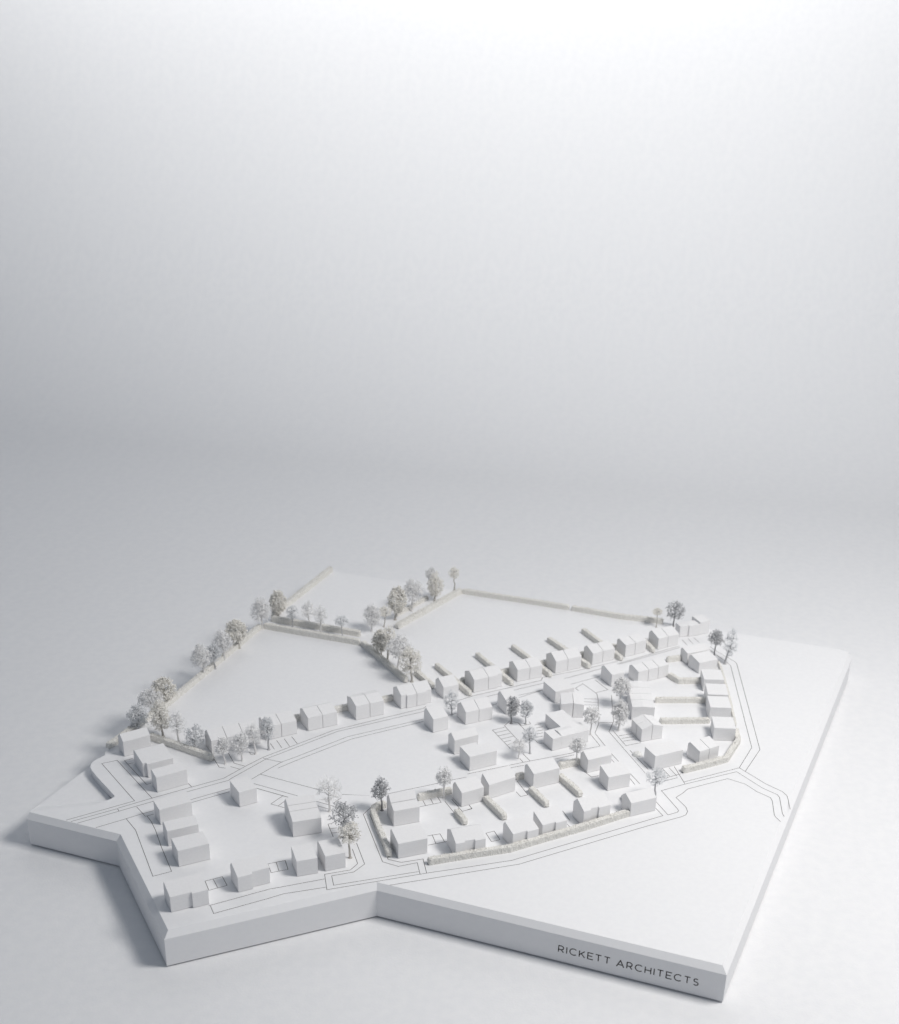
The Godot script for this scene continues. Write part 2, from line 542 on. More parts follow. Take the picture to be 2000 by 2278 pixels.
	for k in 13:
		var near := 0.032 / 12.0 * k
		var far := 0.032 / 12.0 * (k + 1) if k < 12 else 1.0
		var side := away.orthogonal() * 2.0
		var o: Vector2 = inner[0]
		if k == 0:
			near = -0.01
		for piece in Geometry2D.intersect_polygons(land, PackedVector2Array([o + away * near - side, o + away * far - side, o + away * far + side, o + away * near + side])):
			f = Geometry2D.triangulate_polygon(piece)
			for i in range(0, f.size(), 3):
				var p := []
				for j in 3:
					var q: Vector2 = piece[f[i + j]]
					var u := clampf((q - o).dot(away) / 0.032, 0.0, 1.0)
					p.append(Vector3(q.x, TOP - 0.0115 * u * u * (3.0 - 2.0 * u), q.y))
				if (p[1] - p[0]).cross(p[2] - p[0]).y < 0:
					s.tri(p[0], p[2], p[1])
				else:
					s.tri(p[0], p[1], p[2])
	obj("lower_sheet", s, mats.card, t)
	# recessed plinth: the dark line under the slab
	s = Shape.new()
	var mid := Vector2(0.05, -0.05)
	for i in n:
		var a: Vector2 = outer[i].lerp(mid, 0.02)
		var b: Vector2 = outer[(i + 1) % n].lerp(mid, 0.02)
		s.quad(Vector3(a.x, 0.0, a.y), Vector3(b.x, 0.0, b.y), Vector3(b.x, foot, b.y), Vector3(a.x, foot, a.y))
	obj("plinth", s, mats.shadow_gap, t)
	build_lettering(t, outer[3], outer[4])

# Plain geometric capitals drawn with strokes of one weight: each letter is one flat piece on the front face.
func build_lettering(t: Node3D, a: Vector2, b: Vector2) -> void:
	var lettering := under("lettering", t)
	var along := (b - a).normalized()
	var right := Vector3(along.x, 0, along.y)
	var out := Vector3(-along.y, 0, along.x)
	var high := 0.0090
	var x := 0.2307
	var y := 0.0161
	var pen := high * 0.135
	var gap := high * 0.42
	var round_c := []
	for i in 19:
		var u := deg_to_rad(48.0 + 264.0 * i / 18.0)
		round_c.append(Vector2(0.5 + 0.5 * cos(u), 0.5 + 0.5 * sin(u)))
	var bowl := [Vector2(0, 1), Vector2(0.36, 1)]
	for i in 9:
		var u := PI / 2 - PI * i / 8.0
		bowl.append(Vector2(0.36 + 0.30 * cos(u), 0.70 + 0.30 * sin(u)))
	bowl.append(Vector2(0, 0.40))
	var ess := []
	for i in 25:
		var u := i / 24.0
		var w := deg_to_rad(40.0 + 230.0 * u * 2.0) if u <= 0.5 else deg_to_rad(90.0 - 230.0 * (u - 0.5) * 2.0)
		if u <= 0.5:
			ess.append(Vector2(0.32 + 0.27 * cos(w), 0.755 + 0.245 * sin(w)))
		else:
			ess.append(Vector2(0.32 + 0.30 * cos(w), 0.255 + 0.255 * sin(w)))
	var shapes := {
		"R": [0.68, [[Vector2(0, 0), Vector2(0, 1)], bowl, [Vector2(0.36, 0.40), Vector2(0.68, 0)]]],
		"I": [0.0, [[Vector2(0, 0), Vector2(0, 1)]]],
		"C": [0.86, [round_c]],
		"K": [0.70, [[Vector2(0, 0), Vector2(0, 1)], [Vector2(0.68, 1), Vector2(0, 0.33)], [Vector2(0.24, 0.56), Vector2(0.72, 0)]]],
		"E": [0.62, [[Vector2(0.64, 1), Vector2(0, 1), Vector2(0, 0), Vector2(0.65, 0)], [Vector2(0, 0.51), Vector2(0.58, 0.51)]]],
		"T": [0.74, [[Vector2(0, 1), Vector2(0.74, 1)], [Vector2(0.37, 1), Vector2(0.37, 0)]]],
		"A": [0.90, [[Vector2(0, 0), Vector2(0.45, 1), Vector2(0.90, 0)], [Vector2(0.15, 0.30), Vector2(0.75, 0.30)]]],
		"H": [0.74, [[Vector2(0, 0), Vector2(0, 1)], [Vector2(0.74, 0), Vector2(0.74, 1)], [Vector2(0, 0.5), Vector2(0.74, 0.5)]]],
		"S": [0.64, [ess]],
	}
	for k in "RICKETT ARCHITECTS":
		if k == " ":
			x += high * 0.51
			continue
		var s := Shape.new()
		var deep := 0.0
		for stroke in shapes[k][1]:
			deep += 0.00003
			var m: int = stroke.size()
			for i in m - 1:
				var p: Vector2 = stroke[i] * high
				var q: Vector2 = stroke[i + 1] * high
				var d := (q - p).normalized()
				var side := d.orthogonal() * pen / 2
				if m < 6 or i == 0:
					p -= d * pen * (0.5 if m == 3 or m == 4 else 0.0)
				if m < 6:
					q += d * pen * (0.5 if m == 3 or m == 4 else 0.0)
				else:
					p -= d * pen * 0.05
					q += d * pen * 0.05
				var put := func(v: Vector2) -> Vector3: return Vector3(a.x, 0, a.y) + right * (x + v.x) + Vector3(0, y + v.y, 0) + out * (0.00015 + deep + i * 0.000001)
				s.quad(put.call(p + side), put.call(p - side), put.call(q - side), put.call(q + side))
		obj("letter", s, mats.ink, lettering)
		x += shapes[k][0] * high + gap

func build_lines() -> void:
	var t: Node3D = get_node("site_board")
	etch(t, 0.00062, [Vector2(-0.4586, 0.1110), Vector2(-0.4778, 0.1202), Vector2(-0.4133, 0.2127), Vector2(-0.4914, 0.2617)])
	etch(t, 0.00062, [Vector2(-0.4586, 0.1110), Vector2(-0.3913, 0.2058)])
	etch(t, 0.00062, [Vector2(-0.4844, 0.2646), Vector2(-0.4315, 0.2323), Vector2(-0.4283, 0.2381)])
	etch(t, 0.00062, [Vector2(-0.4313, 0.2312), Vector2(-0.3914, 0.2049), Vector2(-0.3440, 0.1756), Vector2(-0.3049, 0.1518), Vector2(-0.2803, 0.1200), Vector2(-0.2587, 0.0944), Vector2(-0.1672, 0.0149), Vector2(-0.0384, -0.0569), Vector2(-0.0357, -0.0627)])
	etch(t, 0.00062, [Vector2(-0.4753, 0.2681), Vector2(-0.4283, 0.2381), Vector2(-0.3891, 0.2131), Vector2(-0.3880, 0.2136)])
	etch(t, 0.00062, [Vector2(-0.3488, 0.1880), Vector2(-0.2973, 0.1566), Vector2(-0.2952, 0.1524), Vector2(-0.2544, 0.0993), Vector2(-0.1610, 0.0179), Vector2(-0.0382, -0.0470), Vector2(-0.0371, -0.0511)])
	etch(t, 0.00062, [Vector2(-0.4495, 0.2774), Vector2(-0.4153, 0.2553), Vector2(-0.3974, 0.2431), Vector2(-0.3837, 0.2351)])
	etch(t, 0.00062, [Vector2(-0.3405, 0.2072), Vector2(-0.2927, 0.1774)])
	etch(t, 0.00062, [Vector2(-0.2670, 0.1528), Vector2(-0.2571, 0.1392), Vector2(-0.2321, 0.1068), Vector2(-0.2123, 0.0906), Vector2(-0.1453, 0.0323), Vector2(-0.0381, -0.0239)])
	etch(t, 0.00062, [Vector2(-0.3918, 0.2488), Vector2(-0.3817, 0.2431)])
	etch(t, 0.00062, [Vector2(-0.3379, 0.2138), Vector2(-0.2921, 0.1854)])
	etch(t, 0.00062, [Vector2(-0.2349, 0.1225), Vector2(-0.2113, 0.1007), Vector2(-0.1405, 0.0396), Vector2(-0.0379, -0.0165)])
	etch(t, 0.00062, [Vector2(-0.2569, 0.1757), Vector2(-0.2128, 0.1958)])
	etch(t, 0.00062, [Vector2(-0.2626, 0.1636), Vector2(-0.2002, 0.1921)])
	etch(t, 0.00062, [Vector2(-0.4075, 0.2271), Vector2(-0.3918, 0.2488), Vector2(-0.3900, 0.2478), Vector2(-0.3823, 0.2598), Vector2(-0.3725, 0.2802), Vector2(-0.3585, 0.3159), Vector2(-0.3356, 0.3686), Vector2(-0.3564, 0.3795), Vector2(-0.3977, 0.2812), Vector2(-0.3986, 0.2798), Vector2(-0.4153, 0.2553)])
	etch(t, 0.00062, [Vector2(-0.3506, 0.1664), Vector2(-0.3439, 0.1762)])
	etch(t, 0.00062, [Vector2(-0.4484, 0.1114), Vector2(-0.4056, 0.1718), Vector2(-0.4002, 0.1682)])
	etch(t, 0.00062, [Vector2(-0.4484, 0.1114), Vector2(-0.4383, 0.1050)])
	etch(t, 0.00062, [Vector2(-0.4413, 0.1201), Vector2(-0.4348, 0.1165)])
	etch(t, 0.00062, [Vector2(-0.3254, 0.1032), Vector2(-0.3154, 0.1235), Vector2(-0.3064, 0.1255)])
	etch(t, 0.00062, [Vector2(-0.3003, 0.1212), Vector2(-0.2859, 0.1276)])
	etch(t, 0.00062, [Vector2(-0.3087, 0.0852), Vector2(-0.2964, 0.1121), Vector2(-0.2798, 0.1194)])
	etch(t, 0.00062, [Vector2(-0.2792, 0.0819), Vector2(-0.2773, 0.0870), Vector2(-0.2742, 0.0883), Vector2(-0.2706, 0.0873)])
	etch(t, 0.00062, [Vector2(-0.2535, 0.0559), Vector2(-0.2457, 0.0719)])
	etch(t, 0.00062, [Vector2(-0.2455, 0.0471), Vector2(-0.2358, 0.0677)])
	etch(t, 0.00062, [Vector2(-0.2353, 0.0420), Vector2(-0.2253, 0.0631)])
	etch(t, 0.00062, [Vector2(-0.2253, 0.0356), Vector2(-0.2152, 0.0553)])
	etch(t, 0.00062, [Vector2(-0.2589, 0.0964), Vector2(-0.2544, 0.0989), Vector2(-0.2305, 0.1068)])
	etch(t, 0.00062, [Vector2(-0.2571, 0.1392), Vector2(-0.1747, 0.1752), Vector2(-0.1667, 0.1771)])
	etch(t, 0.00062, [Vector2(-0.1418, 0.1859), Vector2(-0.0985, 0.1879), Vector2(-0.1009, 0.1880)])
	etch(t, 0.00062, [Vector2(-0.0806, 0.1821), Vector2(-0.0143, 0.1529)])
	etch(t, 0.00062, [Vector2(0.0045, 0.1435), Vector2(0.0245, 0.1359)])
	etch(t, 0.00062, [Vector2(0.0261, 0.1272), Vector2(0.1042, 0.0931), Vector2(0.1133, 0.0893), Vector2(0.1715, 0.0658), Vector2(0.1926, 0.0534), Vector2(0.2147, 0.0441)])
	etch(t, 0.00062, [Vector2(0.0860, 0.1085), Vector2(0.1045, 0.1012)])
	etch(t, 0.00062, [Vector2(0.1489, 0.0821), Vector2(0.1765, 0.0697)])
	etch(t, 0.00062, [Vector2(-0.2571, 0.1754), Vector2(-0.2125, 0.1957)])
	etch(t, 0.00062, [Vector2(-0.2198, 0.1927), Vector2(-0.2334, 0.2131), Vector2(-0.2130, 0.2223)])
	etch(t, 0.00062, [Vector2(-0.2159, 0.2051), Vector2(-0.2230, 0.2172)])
	etch(t, 0.00062, [Vector2(-0.1742, 0.2044), Vector2(-0.1504, 0.2153)])
	etch(t, 0.00062, [Vector2(-0.1717, 0.2152), Vector2(-0.1516, 0.2247)])
	etch(t, 0.00062, [Vector2(-0.1515, 0.2080), Vector2(-0.1421, 0.1948)])
	etch(t, 0.00062, [Vector2(-0.1564, 0.2481), Vector2(-0.1516, 0.2472)])
	etch(t, 0.00062, [Vector2(-0.1484, 0.2562), Vector2(-0.1541, 0.2578), Vector2(-0.1449, 0.2870)])
	etch(t, 0.00062, [Vector2(-0.1513, 0.2681), Vector2(-0.1413, 0.2660)])
	etch(t, 0.00062, [Vector2(-0.1480, 0.2782), Vector2(-0.1386, 0.2757)])
	etch(t, 0.00062, [Vector2(-0.1187, 0.3127), Vector2(-0.1099, 0.3441), Vector2(-0.1178, 0.3576), Vector2(-0.1487, 0.3679), Vector2(-0.1432, 0.3992), Vector2(-0.0239, 0.3608), Vector2(0.0260, 0.3464), Vector2(0.0812, 0.3300), Vector2(0.1995, 0.2664), Vector2(0.2829, 0.2211), Vector2(0.2748, 0.2016)])
	etch(t, 0.00062, [Vector2(-0.1144, 0.2993), Vector2(-0.1013, 0.3446), Vector2(-0.1133, 0.3617), Vector2(-0.1398, 0.3707), Vector2(-0.1359, 0.3899), Vector2(-0.0341, 0.3580)])
	etch(t, 0.00062, [Vector2(-0.2793, 0.4357), Vector2(-0.2118, 0.4002), Vector2(-0.2005, 0.3964), Vector2(-0.1479, 0.3774)])
	etch(t, 0.00062, [Vector2(-0.2775, 0.4356), Vector2(-0.2712, 0.4505), Vector2(-0.2096, 0.4181), Vector2(-0.1936, 0.4090), Vector2(-0.1446, 0.3941)])
	etch(t, 0.00062, [Vector2(-0.2842, 0.4054), Vector2(-0.2917, 0.3870), Vector2(-0.2723, 0.3772), Vector2(-0.2639, 0.3949), Vector2(-0.2842, 0.4054)])
	etch(t, 0.00062, [Vector2(-0.2823, 0.3833), Vector2(-0.2747, 0.3994)])
	etch(t, 0.00062, [Vector2(-0.2142, 0.3669), Vector2(-0.2205, 0.3486), Vector2(-0.2000, 0.3405), Vector2(-0.1944, 0.3591), Vector2(-0.2142, 0.3669)])
	etch(t, 0.00062, [Vector2(-0.2107, 0.3446), Vector2(-0.2052, 0.3626)])
	etch(t, 0.00062, [Vector2(-0.0981, 0.2105), Vector2(-0.1100, 0.2331), Vector2(-0.0794, 0.3390), Vector2(-0.0595, 0.3481), Vector2(-0.0363, 0.3393), Vector2(-0.0321, 0.3639)])
	etch(t, 0.00062, [Vector2(-0.0998, 0.2310), Vector2(-0.1017, 0.2328), Vector2(-0.0727, 0.3336), Vector2(-0.0561, 0.3394), Vector2(-0.0293, 0.3310), Vector2(-0.0241, 0.3611)])
	etch(t, 0.00062, [Vector2(-0.0682, 0.3874), Vector2(0.0903, 0.3377), Vector2(0.1984, 0.2793), Vector2(0.2588, 0.2468), Vector2(0.3069, 0.2229), Vector2(0.3134, 0.2182), Vector2(0.3170, 0.2099), Vector2(0.3161, 0.1990), Vector2(0.3061, 0.1760), Vector2(0.3167, 0.1646), Vector2(0.3248, 0.1539), Vector2(0.3838, 0.1249), Vector2(0.4057, 0.1382), Vector2(0.4182, 0.1568), Vector2(0.4338, 0.1713), Vector2(0.4347, 0.1796), Vector2(0.4309, 0.2127), Vector2(0.4313, 0.2181), Vector2(0.4360, 0.2295)])
	etch(t, 0.00062, [Vector2(0.2780, 0.1877), Vector2(0.2899, 0.2191), Vector2(0.3028, 0.2123), Vector2(0.3053, 0.2086), Vector2(0.3044, 0.2041), Vector2(0.2885, 0.1595), Vector2(0.3230, 0.1415), Vector2(0.3993, 0.1061), Vector2(0.4272, 0.1469), Vector2(0.4444, 0.1633), Vector2(0.4462, 0.1699), Vector2(0.4422, 0.2105), Vector2(0.4434, 0.2167)])
	etch(t, 0.00062, [Vector2(0.3141, 0.0956), Vector2(0.3230, 0.1415)])
	etch(t, 0.00062, [Vector2(0.3218, 0.1361), Vector2(0.4048, 0.0955), Vector2(0.4338, 0.1361), Vector2(0.4531, 0.1554), Vector2(0.4572, 0.1657), Vector2(0.4568, 0.1750), Vector2(0.4547, 0.1991)])
	etch(t, 0.00062, [Vector2(0.2971, 0.1019), Vector2(0.3044, 0.1218)])
	etch(t, 0.00062, [Vector2(0.3063, 0.0989), Vector2(0.3148, 0.1214)])
	etch(t, 0.00062, [Vector2(0.2959, 0.1280), Vector2(0.3215, 0.1142)])
	etch(t, 0.00062, [Vector2(0.2951, 0.1349), Vector2(0.3148, 0.1253)])
	etch(t, 0.00062, [Vector2(0.4048, 0.0955), Vector2(0.4324, 0.0388), Vector2(0.4337, 0.0092), Vector2(0.4447, -0.2185), Vector2(0.4404, -0.2288), Vector2(0.4269, -0.2575), Vector2(0.4110, -0.2895)])
	etch(t, 0.00062, [Vector2(0.4116, 0.1046), Vector2(0.4429, 0.0446), Vector2(0.4447, 0.0087), Vector2(0.4556, -0.2269), Vector2(0.4531, -0.2334), Vector2(0.4298, -0.2685), Vector2(0.4225, -0.2845)])
	etch(t, 0.00062, [Vector2(0.3898, 0.0813), Vector2(0.4152, 0.0314)])
	etch(t, 0.00062, [Vector2(0.2375, -0.0024), Vector2(0.2527, 0.0422)])
	etch(t, 0.00062, [Vector2(0.2316, 0.0022), Vector2(0.2726, 0.1179), Vector2(0.2737, 0.1152)])
	etch(t, 0.00062, [Vector2(0.2110, 0.0075), Vector2(0.2226, 0.0434)])
	etch(t, 0.00062, [Vector2(0.2047, 0.0121), Vector2(0.2151, 0.0431)])
	etch(t, 0.00062, [Vector2(0.2111, 0.0064), Vector2(0.2190, -0.0226), Vector2(0.2238, -0.0942), Vector2(0.2236, -0.1134), Vector2(0.2037, -0.1467)])
	etch(t, 0.00062, [Vector2(0.2316, 0.0022), Vector2(0.2410, -0.0281), Vector2(0.2454, -0.1095)])
	etch(t, 0.00062, [Vector2(0.2185, -0.0237), Vector2(0.2402, -0.0258)])
	etch(t, 0.00062, [Vector2(0.2222, -0.1169), Vector2(0.2415, -0.1275), Vector2(0.2244, -0.1588)])
	etch(t, 0.00062, [Vector2(0.1962, -0.1218), Vector2(0.1921, -0.1302), Vector2(0.2035, -0.1442)])
	etch(t, 0.00062, [Vector2(0.2447, 0.0136), Vector2(0.2645, 0.0063)])
	etch(t, 0.00062, [Vector2(0.2478, 0.0211), Vector2(0.2663, 0.0149)])
	etch(t, 0.00062, [Vector2(0.2498, 0.0285), Vector2(0.2693, 0.0223)])
	etch(t, 0.00062, [Vector2(0.2523, 0.0411), Vector2(0.2747, 0.0317)])
	etch(t, 0.00062, [Vector2(0.2029, -0.0969), Vector2(0.2228, -0.0966)])
	etch(t, 0.00062, [Vector2(0.2017, -0.0873), Vector2(0.2225, -0.0859)])
	etch(t, 0.00062, [Vector2(0.2010, -0.0779), Vector2(0.2218, -0.0777)])
	etch(t, 0.00062, [Vector2(0.0801, -0.0044), Vector2(0.0624, 0.0045), Vector2(0.0871, 0.0565)])
	etch(t, 0.00062, [Vector2(0.0661, 0.0122), Vector2(0.0842, 0.0036)])
	etch(t, 0.00062, [Vector2(0.0702, 0.0211), Vector2(0.0878, 0.0128)])
	etch(t, 0.00062, [Vector2(0.0749, 0.0295), Vector2(0.0919, 0.0213)])
	etch(t, 0.00062, [Vector2(0.0791, 0.0375), Vector2(0.0888, 0.0328)])
	etch(t, 0.00062, [Vector2(0.0831, 0.0451), Vector2(0.0929, 0.0405)])
	etch(t, 0.00062, [Vector2(0.0985, 0.0328), Vector2(0.0802, -0.0088), Vector2(0.0882, -0.0236), Vector2(0.1002, -0.0185), Vector2(0.1093, 0.0021)])
	etch(t, 0.00062, [Vector2(0.1037, 0.0683), Vector2(0.1135, 0.0888)])
	etch(t, 0.00062, [Vector2(0.0971, 0.0779), Vector2(0.1039, 0.0929)])
	etch(t, 0.00062, [Vector2(0.1214, 0.0276), Vector2(0.1273, 0.0390), Vector2(0.1343, 0.0388)])
	etch(t, 0.00062, [Vector2(0.1242, -0.0129), Vector2(0.1342, -0.0171)])
	etch(t, 0.00062, [Vector2(0.1260, -0.0041), Vector2(0.1360, -0.0083)])
	etch(t, 0.00062, [Vector2(0.1267, 0.0046), Vector2(0.1361, 0.0009)])
	etch(t, 0.00062, [Vector2(0.1252, 0.0134), Vector2(0.1357, 0.0092)])
	etch(t, 0.00062, [Vector2(0.1237, 0.0232), Vector2(0.1353, 0.0188)])
	etch(t, 0.00062, [Vector2(0.1002, -0.0185), Vector2(0.1054, -0.0099), Vector2(0.1188, -0.0160), Vector2(0.1163, -0.0226)])
	etch(t, 0.00062, [Vector2(0.2282, 0.0613), Vector2(0.2380, 0.0862)])
	etch(t, 0.00062, [Vector2(0.2281, 0.0799), Vector2(0.2315, 0.0885)])
	etch(t, 0.00062, [Vector2(0.2502, 0.1161), Vector2(0.2612, 0.1434)])
	etch(t, 0.00062, [Vector2(0.2485, 0.1280), Vector2(0.2540, 0.1456)])
	etch(t, 0.00062, [Vector2(0.1876, 0.1147), Vector2(0.1964, 0.1282), Vector2(0.2065, 0.1242)])
	etch(t, 0.00062, [Vector2(0.2566, 0.0539), Vector2(0.2769, 0.1051)])
	etch(t, 0.00062, [Vector2(0.0564, 0.2897), Vector2(0.0497, 0.2709), Vector2(0.0604, 0.2657), Vector2(0.0674, 0.2851), Vector2(0.0564, 0.2897)])
	etch(t, 0.00062, [Vector2(0.0933, 0.1421), Vector2(0.1073, 0.1773), Vector2(0.0973, 0.1818), Vector2(0.0917, 0.1704)])
	etch(t, 0.00062, [Vector2(0.0261, 0.2167), Vector2(0.0320, 0.2138), Vector2(0.0281, 0.2057)])
	etch(t, 0.00062, [Vector2(0.1514, 0.2146), Vector2(0.1598, 0.2375)])
	etch(t, 0.00062, [Vector2(0.1554, 0.2455), Vector2(0.1593, 0.2533)])
	etch(t, 0.00062, [Vector2(-0.0345, 0.1933), Vector2(-0.0293, 0.2087)])
	etch(t, 0.00062, [Vector2(-0.0242, 0.1883), Vector2(-0.0193, 0.2047)])
	etch(t, 0.00062, [Vector2(-0.0141, 0.1869), Vector2(-0.0089, 0.2006), Vector2(-0.0370, 0.2123)])
	etch(t, 0.00062, [Vector2(-0.0040, 0.1977), Vector2(0.0097, 0.2271)])
	etch(t, 0.00062, [Vector2(0.0050, 0.1918), Vector2(0.0191, 0.2210), Vector2(0.0319, 0.2145), Vector2(0.0285, 0.2055)])
	etch(t, 0.00062, [Vector2(-0.0249, 0.2799), Vector2(-0.0092, 0.2747), Vector2(-0.0032, 0.2918)])
	etch(t, 0.00062, [Vector2(-0.0192, 0.2771), Vector2(-0.0141, 0.2964)])
	etch(t, 0.00062, [Vector2(-0.0240, 0.3006), Vector2(0.0002, 0.2916)])
	etch(t, 0.00062, [Vector2(0.0141, -0.0843), Vector2(0.0356, -0.0988), Vector2(0.1407, -0.1537), Vector2(0.1430, -0.1634), Vector2(0.1958, -0.1874), Vector2(0.2654, -0.2244)])
	etch(t, 0.00062, [Vector2(0.0538, -0.0961), Vector2(0.1401, -0.1425), Vector2(0.1852, -0.1658), Vector2(0.2346, -0.1961), Vector2(0.3213, -0.2523), Vector2(0.3728, -0.2847)])
	etch(t, 0.00062, [Vector2(-0.0046, -0.0354), Vector2(0.0098, -0.0428)])
	etch(t, 0.00062, [Vector2(0.0636, -0.0706), Vector2(0.0705, -0.0756)])
	etch(t, 0.00062, [Vector2(0.1038, -0.0959), Vector2(0.1409, -0.1217)])
	etch(t, 0.00062, [Vector2(0.1036, -0.1032), Vector2(0.1410, -0.1218)])
	etch(t, 0.00062, [Vector2(0.1861, -0.1434), Vector2(0.2324, -0.1705)])
	etch(t, 0.00062, [Vector2(0.2668, -0.2140), Vector2(0.3207, -0.2469), Vector2(0.3727, -0.2792)])
	etch(t, 0.00062, [Vector2(0.3796, -0.3073), Vector2(0.3856, -0.2881)])
	etch(t, 0.00062, [Vector2(0.3901, -0.3120), Vector2(0.3956, -0.2941)])
	etch(t, 0.00062, [Vector2(0.4001, -0.3167), Vector2(0.4068, -0.2988)])
	etch(t, 0.00062, [Vector2(0.4271, -0.2282), Vector2(0.4277, -0.2022), Vector2(0.4279, -0.1666), Vector2(0.4207, -0.0537)])

func build_houses() -> void:
	house("gabled_house", "gabled white block house at the far left, by the end of the bristly hedge", Vector2(-0.4394, 0.0813), 0.5688, 0.0392, 0.0204, [[0.000, 0.0236], [0.528, 0.0310], [1.000, 0.0236]])
	house("stepped_house", "wide white block house with a stepped front, between two gabled houses at far left", Vector2(-0.4048, 0.1261), 0.5211, 0.0414, 0.0391, [[0.000, 0.0220], [0.868, 0.0244], [1.000, 0.0220]], {"steps": [[0, 0.12, 0, 0], [0.12, 1, 0.0045, 0]]})
	house("gabled_house", "gabled white block house just above the left road, frontmost of the upper left three", Vector2(-0.3739, 0.1714), 0.5575, 0.0430, 0.0192, [[0.000, 0.0233], [0.840, 0.0272], [1.000, 0.0233]])
	house("gabled_house", "white block house just below the left road, rearmost of the lower left three", Vector2(-0.3551, 0.2471), 0.5337, 0.0434, 0.0221, [[0.000, 0.0228], [1.000, 0.0250]])
	house("gabled_house", "white block house in the middle of the lower left three, below the road", Vector2(-0.3362, 0.2965), 0.4555, 0.0399, 0.0227, [[0.000, 0.0227], [0.710, 0.0271], [1.000, 0.0227]])
	house("flat_house", "broad flat-topped white block house, frontmost of the lower left three below the road", Vector2(-0.3168, 0.3370), 0.4578, 0.0396, 0.0293, [[0.000, 0.0238], [0.880, 0.0252], [1.000, 0.0238]])
	house("cube_house", "small cube-like white house standing alone beside the road bend, left of the open green", Vector2(-0.2702, 0.2029), 0.5449, 0.0246, 0.0307, [[0.000, 0.0228], [1.000, 0.0245]])
	house("stepped_house", "white block house with a deep front notch, nearest the front left corner of the base", Vector2(-0.3069, 0.4272), 0.4563, 0.0450, 0.0288, [[0.000, 0.0220], [0.880, 0.0273], [1.000, 0.0220]], {"steps": [[0, 0.57, 0, 0], [0.57, 1, 0.0026, 0]]})
	house("stepped_house", "white block house with its left half projecting, between two pairs of outlined parking bays", Vector2(-0.2361, 0.3866), 0.4641, 0.0408, 0.0288, [[0.000, 0.0221], [0.800, 0.0290], [1.000, 0.0221]], {"steps": [[0, 0.45, 0, 0], [0.45, 1, -0.003, 0]]})
	house("cube_house", "left one of two narrow cube-like white houses near the front edge of the base", Vector2(-0.1741, 0.3554), 0.3292, 0.0259, 0.0305, [[0.000, 0.0229], [1.000, 0.0249]])
	house("cube_house", "right one of two narrow cube-like white houses, under the cream leafed tree near the front", Vector2(-0.1424, 0.3414), 0.3875, 0.0256, 0.0337, [[0.000, 0.0224], [0.863, 0.0261], [1.000, 0.0224]])
	house("terraced_block", "large stepped white terrace block with two lines across its roof, left of three tall trees", Vector2(-0.1860, 0.2594), 0.3213, 0.0370, 0.0509, [[0.000, 0.0232], [0.805, 0.0329], [1.000, 0.0232]], {"split_deep": [0.360, 0.560]})
	house("terraced_block", "white block house with a line across its roof, inside the corner of the curved hedge", Vector2(-0.0578, 0.2396), 0.3478, 0.0349, 0.0302, [[0.000, 0.0235], [0.380, 0.0280], [0.750, 0.0353], [1.000, 0.0275]], {"split_deep": [0.400]})
	house("notched_house", "white block house with a notched rear roof corner, beside the end of the curved hedge", Vector2(-0.0479, 0.3099), 0.3656, 0.0383, 0.0316, [[0.000, 0.0224], [0.880, 0.0270], [1.000, 0.0224]], {"steps": [[0, 0.62, 0, 0], [0.62, 1, 0, 0.0065]]})
	house("stepped_house", "white block house with a recessed centre, leftmost behind the long front hedge", Vector2(0.0241, 0.3057), 0.3373, 0.0393, 0.0342, [[0.000, 0.0221], [0.614, 0.0301], [1.000, 0.0221]], {"steps": [[0, 0.3, 0, 0], [0.3, 0.65, -0.002, 0], [0.65, 1, 0, 0]]})
	house("gabled_house", "gabled white house beside the thin tree at the left end of the middle hedge", Vector2(0.0267, 0.1914), 0.5061, 0.0332, 0.0252, [[0.000, 0.0217], [0.773, 0.0286], [1.000, 0.0217]])
	house("gabled_house", "gabled white house with a tiny dot on its roof, squeezed close to its left neighbour", Vector2(0.0669, 0.1704), 0.5569, 0.0422, 0.0200, [[0.000, 0.0222], [0.845, 0.0315], [1.000, 0.0222]])
	house("gabled_house", "gabled white house at the head of the two parallel garden hedges", Vector2(0.1269, 0.1416), 0.4548, 0.0399, 0.0257, [[0.000, 0.0236], [0.753, 0.0288], [1.000, 0.0236]])
	house("gabled_house", "gabled white house right of the short cross hedge and its thin grey tree", Vector2(0.2038, 0.1002), 0.4368, 0.0375, 0.0209, [[0.000, 0.0208], [0.684, 0.0273], [1.000, 0.0208]])
	house("cube_house", "cube-like white house beside the central lane, in front of the rightmost cross hedge house", Vector2(0.2257, 0.1449), 0.3929, 0.0332, 0.0255, [[0.000, 0.0215], [1.000, 0.0263]])
	house("winged_house", "white corner house with a rear wing at the right end of the long front hedge", Vector2(0.2519, 0.2065), 0.4280, 0.0383, 0.0235, [[0.000, 0.0209], [0.667, 0.0273], [1.000, 0.0209]], {"steps": [[0, 0.3, 0, 0], [0.3, 1, 0, -0.021]]})
	house("stepped_house", "white block house with a notched front, second from left behind the long front hedge", Vector2(0.0929, 0.2832), 0.4788, 0.0362, 0.0257, [[0.000, 0.0211], [0.835, 0.0269], [1.000, 0.0211]], {"steps": [[0, 0.55, 0, 0], [0.55, 1, 0.0022, 0]]})
	house("stepped_house", "white block house with a notched front, third from left behind the long front hedge", Vector2(0.1311, 0.2622), 0.4744, 0.0350, 0.0240, [[0.000, 0.0209], [1.000, 0.0277]], {"steps": [[0, 0.53, 0, 0], [0.53, 1, 0.0022, 0]]})
